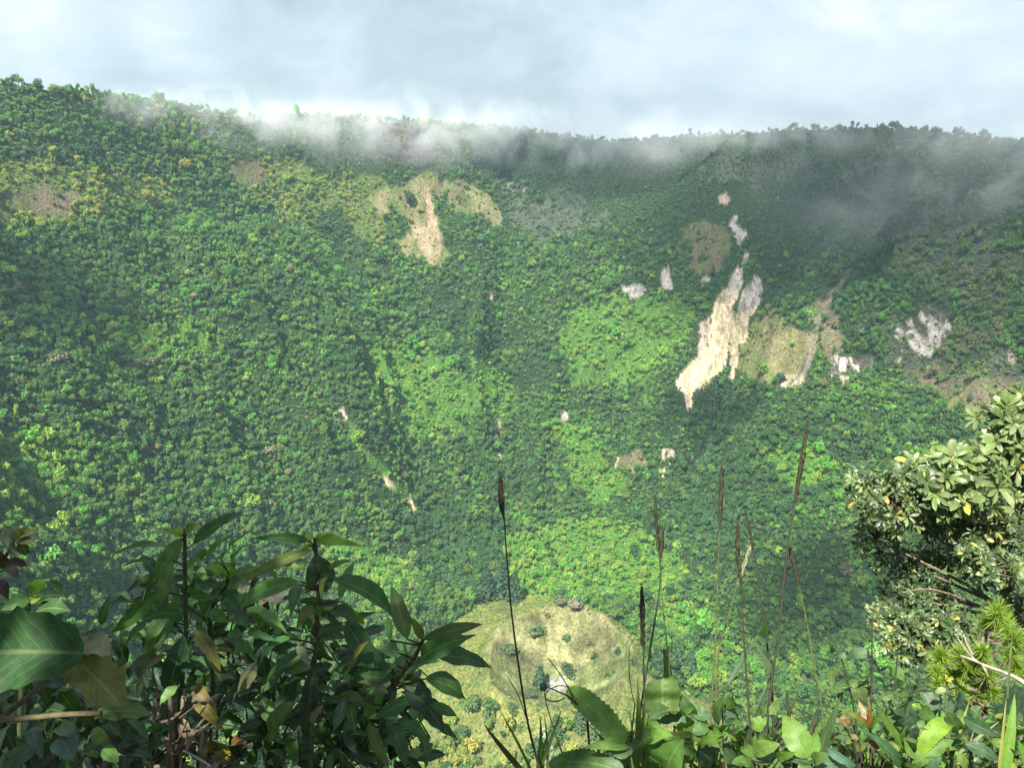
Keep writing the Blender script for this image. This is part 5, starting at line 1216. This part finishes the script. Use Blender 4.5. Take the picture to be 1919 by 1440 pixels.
weed('thin_stemmed_weed', 'thin dark-stemmed weed with folded leaves at several joints, left of the pine', q7([(405, 380, 330, 360, 60, (.06, .12, .04)), (405, 380, 470, 420, 50, (.05, .10, .04)), (670, 380, 480, 385, 80, (.06, .12, .05), dict(arch=.2)), (345, 650, 345, 470, 60, (.07, .13, .03)), (480, 640, 390, 645, 70, WD), (490, 640, 560, 590, 60, WD), (660, 630, 560, 620, 60, WD), (665, 630, 780, 625, 40, WD), (500, 680, 420, 760, 90, (.045, .09, .03)), (600, 760, 520, 600, 120, (.07, .11, .035)), (660, 520, 570, 530, 40, WD), (560, 600, 640, 700, 80, (.05, .09, .03)), (880, 620, 950, 610, 60, (.05, .09, .03)), (860, 710, 980, 700, 40, WD), (850, 710, 730, 740, 60, WD)]), 2.2,
     [[(1573, 1222), (1584, 1260), (1596, 1310), (1606, 1370), (1612, 1445)], [(1683, 1210), (1678, 1270), (1668, 1320), (1655, 1360), (1640, 1400), (1635, 1445)], [(1604, 1276), (1640, 1318), (1662, 1350)]], (1612, 1445), dark=True)
weed('round_leaf_weed', 'weed with one big pale rounded leaf and dull grey-green ones, in front of the pine', q7([(870, 620, 930, 500, 190, (.11, .20, .06), dict(shape='broad')), (1000, 760, 1130, 650, 150, (.07, .11, .05)), (960, 760, 850, 830, 140, (.06, .10, .05)), (1090, 800, 1250, 740, 130, (.06, .11, .06)), (1260, 840, 1390, 800, 110, (.06, .11, .06)), (1380, 790, 1450, 730, 130, (.05, .10, .07)), (980, 800, 880, 950, 150, (.05, .09, .05)), (1040, 690, 990, 600, 70, (.12, .19, .04)), (1170, 780, 1190, 900, 90, WD), (1000, 800, 1100, 850, 60, WL), (1080, 830, 1200, 930, 100, WD), (860, 850, 760, 920, 110, WD), (900, 960, 1000, 900, 110, (.05, .09, .06)), (1300, 870, 1200, 960, 100, WD), (1480, 820, 1560, 900, 110, (.06, .11, .03)), (1440, 860, 1380, 940, 90, WD)]), 2.35,
     [[(1692, 1265), (1700, 1330), (1704, 1445)], [(1740, 1310), (1735, 1360), (1728, 1445)], [(1790, 1320), (1780, 1380), (1770, 1445)]], (1704, 1445))
weed('yellow_topped_weed', 'slender weed with a yellow star-shaped tip above two pale spread leaves', q7([(1285, 590, 1215, 565, 26, (.42, .40, .06)), (1285, 590, 1275, 540, 24, (.45, .42, .06)), (1285, 590, 1335, 570, 26, (.42, .40, .06)), (1288, 595, 1310, 630, 30, (.36, .38, .07)), (1285, 590, 1325, 610, 22, (.40, .40, .06)), (1280, 665, 1190, 700, 42, (.20, .26, .10), dict(arch=.2)), (1288, 665, 1372, 715, 42, (.20, .26, .10), dict(arch=.2))]), 2.25,
     [[(1774, 1275), (1773, 1310), (1773, 1370), (1772, 1445)]], (1772, 1445), rs=.004)
# tendril ring, nodding bud and their thin stems
mb, mf = MB(), MB()
ring = [(1066 + 22 * 0, 1287)] + [(1045 + 23 * math.cos(a), 1301 + 14 * math.sin(a) - 5 * math.cos(a)) for a in np.linspace(-.6, -5.4, 12)]
ptube(mb, [(x, y) for x, y in ring], 1.8, .0012, .0014, 5)
ptube(mb, [(1027, 1234), (1045, 1258), (1062, 1285), (1075, 1310)], 1.8, .0011, .0018, 5)
ptube(mb, [(1022, 1288), (1045, 1297), (1070, 1310), (1100, 1340)], 1.8, .0012, .0028, 5)
g_ = stem_to_ground(mb, 1100, 1340, 1.8, .003)
e_ = empty('tendril_vine', g_, 'thin dark tendril curled into a ring in front of the cinder cone', 'vine'); mb.build('tendril', M_DARKSTEM, e_)
mb = MB(); ptube(mb, [(1019, 1292), (1024, 1320), (1036, 1362), (1050, 1402), (1056, 1425), (1058, 1450)], 1.85, .0010, .003, 5); g_ = stem_to_ground(mb, 1058, 1450, 1.85, .003)
for q in ((1020, 1280, 1014, 1297, 9), (1021, 1283, 1020, 1298, 8), (1016, 1282, 1022, 1296, 8)): pleaf(mf, *q, 1.85, (.03, .05, .015), shape='ovate', cam_=1, up=.1)
e_ = empty('budding_stem', g_, 'wiry stem with a small dark nodding bud, left of the curled tendril', 'weed'); mb.build('stem', M_STEM, e_); mf.build('bud', M_LEAF, e_)
mb = MB(); ptube(mb, [(1187, 1200), (1180, 1215), (1179, 1260), (1184, 1300), (1190, 1320)], 1.95, .0008, .0016, 5); stem_to_ground(mb, 1190, 1320, 1.95, .002)
tag(mb.build('wiry_stem', M_DARKSTEM, origin=root(1190, 1320, 1.95)), 'hair-thin wiry stem curving beside the thick-headed grass stalk', 'stem')
# snapped woody stubs and bare twigs
mb = MB(); ptube(mb, [(1475, 1298), (1477, 1325), (1479, 1345), (1484, 1400), (1492, 1450)], 2.1, .004, .007); ptube(mb, [(1496, 1296), (1488, 1320), (1478, 1335)], 2.1, .0015, .0025); ptube(mb, [(1477, 1345), (1462, 1355), (1452, 1366)], 2.1, .004, .005); stem_to_ground(mb, 1492, 1450, 2.1, .009)
tag(mb.build('broken_stem', M_DARKSTEM, origin=root(1492, 1450, 2.1)), 'broken dark woody stem with a forked tip, between grass stalks and orange-leaved plant', 'stem')
mb = MB(); ptube(mb, [(1530, 1347), (1521, 1366), (1514, 1382)], 2.2, .008, .009, 7); ptube(mb, [(1514, 1382), (1508, 1410), (1502, 1450)], 2.2, .009, .011, 7); stem_to_ground(mb, 1502, 1450, 2.2, .012)
tag(mb.build('broken_stem', M_DARKSTEM, origin=root(1502, 1450, 2.2)), 'thick short snapped dark stub leaning right, above the light green toothed leaf', 'stem')
mb = MB(); ptube(mb, [(1139, 1410), (1142, 1425), (1146, 1450)], 1.95, .008, .011, 7); stem_to_ground(mb, 1146, 1450, 1.95, .012)
tag(mb.build('tree_stub', M_PALEWOOD, origin=root(1146, 1450, 1.95)), 'small pale barked stub at the bottom edge under the long toothed leaf', 'stump')
mb = MB(); ptube(mb, [(1795, 1198), (1812, 1222), (1830, 1240), (1850, 1250), (1873, 1258)], 3.2, .003, .007); ptube(mb, [(1800, 1230), (1818, 1236), (1836, 1244)], 3.2, .003, .006); ptube(mb, [(1822, 1228), (1812, 1208), (1806, 1190)], 3.2, .006, .002); ptube(mb, [(1840, 1246), (1852, 1268)], 3.2, .006, .003); ptube(mb, [(1873, 1258), (1930, 1290), (1990, 1380)], 3.2, .007, .014); stem_to_ground(mb, 1990, 1380, 3.2, .022)
tag(mb.build('dead_branch', M_PALEWOOD, origin=root(1990, 1380, 3.2)), 'bleached forked dead branch over the bright pine, at the right', 'branch')

# ------------------------------------------------------------------ low weeds filling the bottom right in dappled sun
mb = MB(); g = np.random.default_rng(61)
for k in range(900):
    x = g.uniform(1130, 1960); y = g.uniform(1385, 1475) - 45 * max(0, (x - 1560) / 360) * g.uniform(0, 1)
    d = 2.25 + g.uniform(0, .7); a = g.uniform(0, 6.283); ln = g.uniform(14, 34)
    c_ = [(.06, .12, .03), (.09, .17, .03), (.12, .20, .035), (.05, .09, .04), (.16, .2, .05), (.2, .15, .08)][g.choice(6, p=[.3, .25, .15, .15, .1, .05])]
    pleaf(mb, x, y, x + ln * math.cos(a), y + ln * math.sin(a), g.uniform(7, 15), d, c_, shape='ovate', nseg=4, nv=1, cam_=.3, up=.9)
for k in range(60):
    x = g.uniform(1140, 1940); y = g.uniform(1400, 1460); d = 2.3 + g.uniform(0, .5); a = g.normal(-1.57, .5); ln = g.uniform(20, 70)
    V, F = tube([at(x, y, d), at(x + ln * math.cos(a) * .6 + g.normal() * 5, y + ln * math.sin(a) * .6, d), at(x + ln * math.cos(a), y + ln * math.sin(a), d)], [.0022, .0018, .001], 4); mb.add(V, F, (.05, .035, .02))
tag(mb.build('undergrowth_weeds', M_LEAF, origin=root(1540, 1450, 2.4)), 'tangle of small low weeds and twigs along the bottom right', 'weeds', kind='stuff')

mb = MB(); g = np.random.default_rng(62)  # leaves tinted dark to supply the deep shadow behind the weeds
for k in range(420):
    x = g.uniform(1190, 1960); y = g.uniform(1330, 1470); d = 2.75 + g.uniform(0, .5); a = g.normal(1.2, .8); ln = g.uniform(26, 60)
    if y < 1445 - 100 * min(1, max(0, (x - 1150) / 250)): continue
    pleaf(mb, x, y, x + ln * math.cos(a), y + ln * math.sin(a), g.uniform(9, 19), d, [DG, (.014, .034, .012), MG][g.choice(3, p=[.45, .4, .15])], shape='ovate', nseg=6, nv=1)
tag(mb.build('shadow_fill_leaves', M_LEAF, origin=root(1560, 1450, 3.0)), 'dark leaf filler standing for deep shadow behind the bright weeds, bottom right', 'undergrowth', kind='stuff')

# ------------------------------------------------------------------ bright young pine
mb, ms = MB(), MB(); g = np.random.default_rng(71)
TUFT = [(1762, 1232, 30), (1772, 1258, 26), (1755, 1262, 22), (1800, 1228, 26), (1815, 1248, 30), (1838, 1236, 24), (1812, 1285, 34), (1828, 1300, 28), (1800, 1296, 24), (1842, 1222, 22), (1870, 1150, 34), (1885, 1175, 34), (1850, 1170, 30), (1900, 1200, 30), (1852, 1262, 24), (1790, 1262, 24), (1760, 1285, 20), (1840, 1322, 22), (1862, 1300, 22), (1905, 1250, 26), (1895, 1225, 26)]
for cx, cy, rp_ in TUFT:
    d = 3.5 + g.uniform(-.15, .35); c_ = np.array(at(cx, cy, d)); r = rp_ / FPX * d
    ax = np.array([g.normal() * .3, g.normal() * .3, 1.0]); ax /= np.linalg.norm(ax)
    for k in range(260):
        dr = g.normal(size=3) * .75 + ax * .75; dr /= np.linalg.norm(dr); s0 = c_ + ax * r * g.uniform(-.5, .25)
        leaf(mb, s0, s0 + dr * r * g.uniform(.75, 1.1), .0040, g.normal(size=3), arch=.06, droop=.12, nseg=3, nv=1, wav=0, shape='grass', tint=(.19, .31, .04) if g.uniform() < .75 else (.27, .31, .05))
    V, F = tube([Vector(c_ - ax * r * .6), Vector(c_ + ax * r * .3)], [.005, .003], 5); ms.add(V, F)
    V, F = tube([Vector(c_ - ax * r * .6), at(cx + (1838 - cx) * .6, cy + 30, 3.55), at(1845, max(cy + 40, 1250), 3.6)], [.005, .007, .009], 5); ms.add(V, F)
ptube(ms, [(1845, 1190), (1845, 1300), (1848, 1450)], 3.6, .008, .018); g_ = stem_to_ground(ms, 1848, 1450, 3.6, .02)
e_ = empty('young_pine', g_, 'young pine with bright yellow-green needle tufts below the glossy tree', 'pine tree')
ms.build('trunk', M_WOOD, e_); mb.build('needles', M_GRASS, e_)

# ------------------------------------------------------------------ glossy-leaved tree at the right edge
mb, ms = MB(), MB(); g = np.random.default_rng(81)
TD = 5.0
LOBES = [  # x, y, rx, ry, depth offset, whorls, leaf length px, share of whorls tinted as sunlit, the rest as shaded
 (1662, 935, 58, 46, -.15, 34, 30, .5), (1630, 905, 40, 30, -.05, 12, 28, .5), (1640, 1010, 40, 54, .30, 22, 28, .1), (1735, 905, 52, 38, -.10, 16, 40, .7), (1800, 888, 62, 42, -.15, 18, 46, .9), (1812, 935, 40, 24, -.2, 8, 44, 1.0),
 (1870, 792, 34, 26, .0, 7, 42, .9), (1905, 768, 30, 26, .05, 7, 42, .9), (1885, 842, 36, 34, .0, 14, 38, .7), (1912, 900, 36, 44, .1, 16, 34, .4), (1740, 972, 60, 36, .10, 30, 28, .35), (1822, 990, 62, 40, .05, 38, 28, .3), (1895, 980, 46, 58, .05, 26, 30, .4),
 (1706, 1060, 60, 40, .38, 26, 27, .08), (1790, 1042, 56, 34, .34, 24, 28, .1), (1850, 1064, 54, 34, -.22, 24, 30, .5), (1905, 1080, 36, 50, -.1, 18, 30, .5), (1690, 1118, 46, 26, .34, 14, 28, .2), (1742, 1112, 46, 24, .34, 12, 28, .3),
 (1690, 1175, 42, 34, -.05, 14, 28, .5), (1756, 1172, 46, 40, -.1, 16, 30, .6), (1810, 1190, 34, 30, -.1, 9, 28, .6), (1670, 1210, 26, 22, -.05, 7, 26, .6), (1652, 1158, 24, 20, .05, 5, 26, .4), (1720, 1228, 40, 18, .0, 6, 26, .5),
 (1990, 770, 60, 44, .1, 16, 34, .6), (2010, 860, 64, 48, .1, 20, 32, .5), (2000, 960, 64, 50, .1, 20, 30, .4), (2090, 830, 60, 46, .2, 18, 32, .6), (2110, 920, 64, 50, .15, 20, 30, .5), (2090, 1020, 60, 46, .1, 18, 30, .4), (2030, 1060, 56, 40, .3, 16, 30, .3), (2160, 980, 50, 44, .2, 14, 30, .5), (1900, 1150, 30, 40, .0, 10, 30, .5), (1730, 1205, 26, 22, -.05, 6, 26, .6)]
hub = at(1985, 1215, TD + .1)
for (cx, cy, rx, ry, dz, nw, lp, br) in LOBES:
    c_ = at(cx, cy, TD + dz); R3 = np.array([rx, (rx + ry) / 2, ry]) / FPX * TD
    mid = at((cx + 1985) / 2, (cy + 1160) / 2 + 12, TD + .06)
    V, F = tube([hub, mid, c_], [.022, .012, .005], 6); ms.add(V, F)
    for k in range(int(nw * 2.4)):
        d = g.normal(size=3); d /= np.linalg.norm(d); d[1] -= .25; d[2] += .15
        p = np.array(c_) + d * R3 * (g.uniform(.5, 1.0) if g.uniform() < .85 else g.uniform(1.0, 1.28))
        V, F = tube([c_, Vector((np.array(c_) + p) / 2 + g.normal(size=3) * .01), Vector(p)], [.004, .003, .002], 4); ms.add(V, F)
        ax = d * .7 + np.array([-.15, -.35, .55]) + g.normal(size=3) * .25; ax /= np.linalg.norm(ax)
        e1 = np.cross(ax, g.normal(size=3)); e1 /= np.linalg.norm(e1); e2 = np.cross(ax, e1)
        nl = g.integers(6, 10); a0 = g.uniform(0, 6.28)
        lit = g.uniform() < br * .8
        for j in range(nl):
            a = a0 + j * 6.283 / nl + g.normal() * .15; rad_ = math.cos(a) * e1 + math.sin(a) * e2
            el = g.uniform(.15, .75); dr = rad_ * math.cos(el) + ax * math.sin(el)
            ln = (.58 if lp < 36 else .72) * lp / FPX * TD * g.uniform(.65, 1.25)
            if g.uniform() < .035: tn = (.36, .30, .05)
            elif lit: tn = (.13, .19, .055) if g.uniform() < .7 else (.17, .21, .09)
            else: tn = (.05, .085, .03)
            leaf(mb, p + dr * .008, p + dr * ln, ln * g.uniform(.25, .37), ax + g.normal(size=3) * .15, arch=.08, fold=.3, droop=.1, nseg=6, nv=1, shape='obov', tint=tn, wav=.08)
ptube(ms, [(1775, 1112), (1830, 1135), (1880, 1160), (1930, 1185), (1985, 1215)], TD - .05, .006, .020); ptube(ms, [(1690, 1112), (1740, 1105), (1800, 1122), (1860, 1150)], TD, .004, .012); ptube(ms, [(1815, 1085), (1850, 1120), (1890, 1165)], TD + .05, .005, .010)
ptube(ms, [(1880, 800), (1905, 850), (1925, 900), (1950, 1000), (1985, 1215)], TD + .05, .004, .018); ptube(ms, [(1985, 1215), (2010, 1330), (2030, 1500)], TD + .1, .045, .06, 9)
V, F = tube([at(1985, 1215, TD + .1), at(1992, 1080, TD + .1), at(2010, 900, TD + .1), at(2000, 760, TD + .15)], [.045, .035, .022, .008], 8); ms.add(V, F)
g_ = stem_to_ground(ms, 2030, 1500, TD + .1, .07)
e_ = empty('glossy_leaved_tree', g_, 'sunlit tree with whorls of glossy leaves leaning in from the right edge', 'tree')
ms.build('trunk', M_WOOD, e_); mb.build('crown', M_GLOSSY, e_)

# ------------------------------------------------------------------ unseen trees added round the viewpoint to shade the left shrubs and block skylight
g = np.random.default_rng(91)
def unseen_shade_tree(base, top, cc, r3, n, label):
    mb, ms = MB(), MB(); cc = np.array(cc); r3 = np.array(r3)
    for k in range(n):
        d = g.normal(size=3); d /= np.linalg.norm(d); p = cc + d * r3 * g.uniform(.2, 1) ** .5
        dr = g.normal(size=3) + np.array([0, 0, -.4]); dr /= np.linalg.norm(dr); ln = g.uniform(.14, .24)
        leaf(mb, p, p + dr * ln, ln * .5, np.array([0, 0, 1]) + g.normal(size=3) * .4, nseg=3, nv=1, shape='ovate', tint=(.04, .085, .025))
    b = Vector((base[0], base[1], float(terrain(base[0], base[1])) - .05)); t_ = Vector(top)
    V, F = tube([b, b.lerp(t_, .35) + Vector((.05, .03, 0)), b.lerp(t_, .7), t_], [.15, .12, .09, .05], 10); ms.add(V, F)
    for k in range(12):
        d = g.normal(size=3); V, F = tube([b.lerp(t_, .75 + .02 * k), Vector(cc + d * r3 * .2), Vector(cc + d * r3 * .45)], [.04, .025, .008], 5); ms.add(V, F)
    e_ = empty('unseen_shade_tree', b, label, 'tree')
    ms.build('trunk', M_WOOD, e_); mb.build('crown', M_LEAF, e_)
unseen_shade_tree((-3.2, -1.6), (-2.5, -1.0, 2.5), (-2.25, -.95, 3.1), (1.25, 1.15, .6), 950, 'unseen broad-leaved tree added beside the viewpoint to shade the left shrubs')
unseen_shade_tree((-4.6, 1.0), (-4.4, .8, 1.8), (-4.6, .5, 2.2), (1.4, 1.4, 1.5), 2000, 'smaller unseen broad-leaved tree added beyond the left edge to block skylight')
unseen_shade_tree((-3.0, -4.6), (-2.9, -4.4, 2.0), (-2.9, -4.2, 2.2), (2.4, 1.5, 1.6), 2400, 'unseen bushy tree added behind the viewpoint to block skylight')
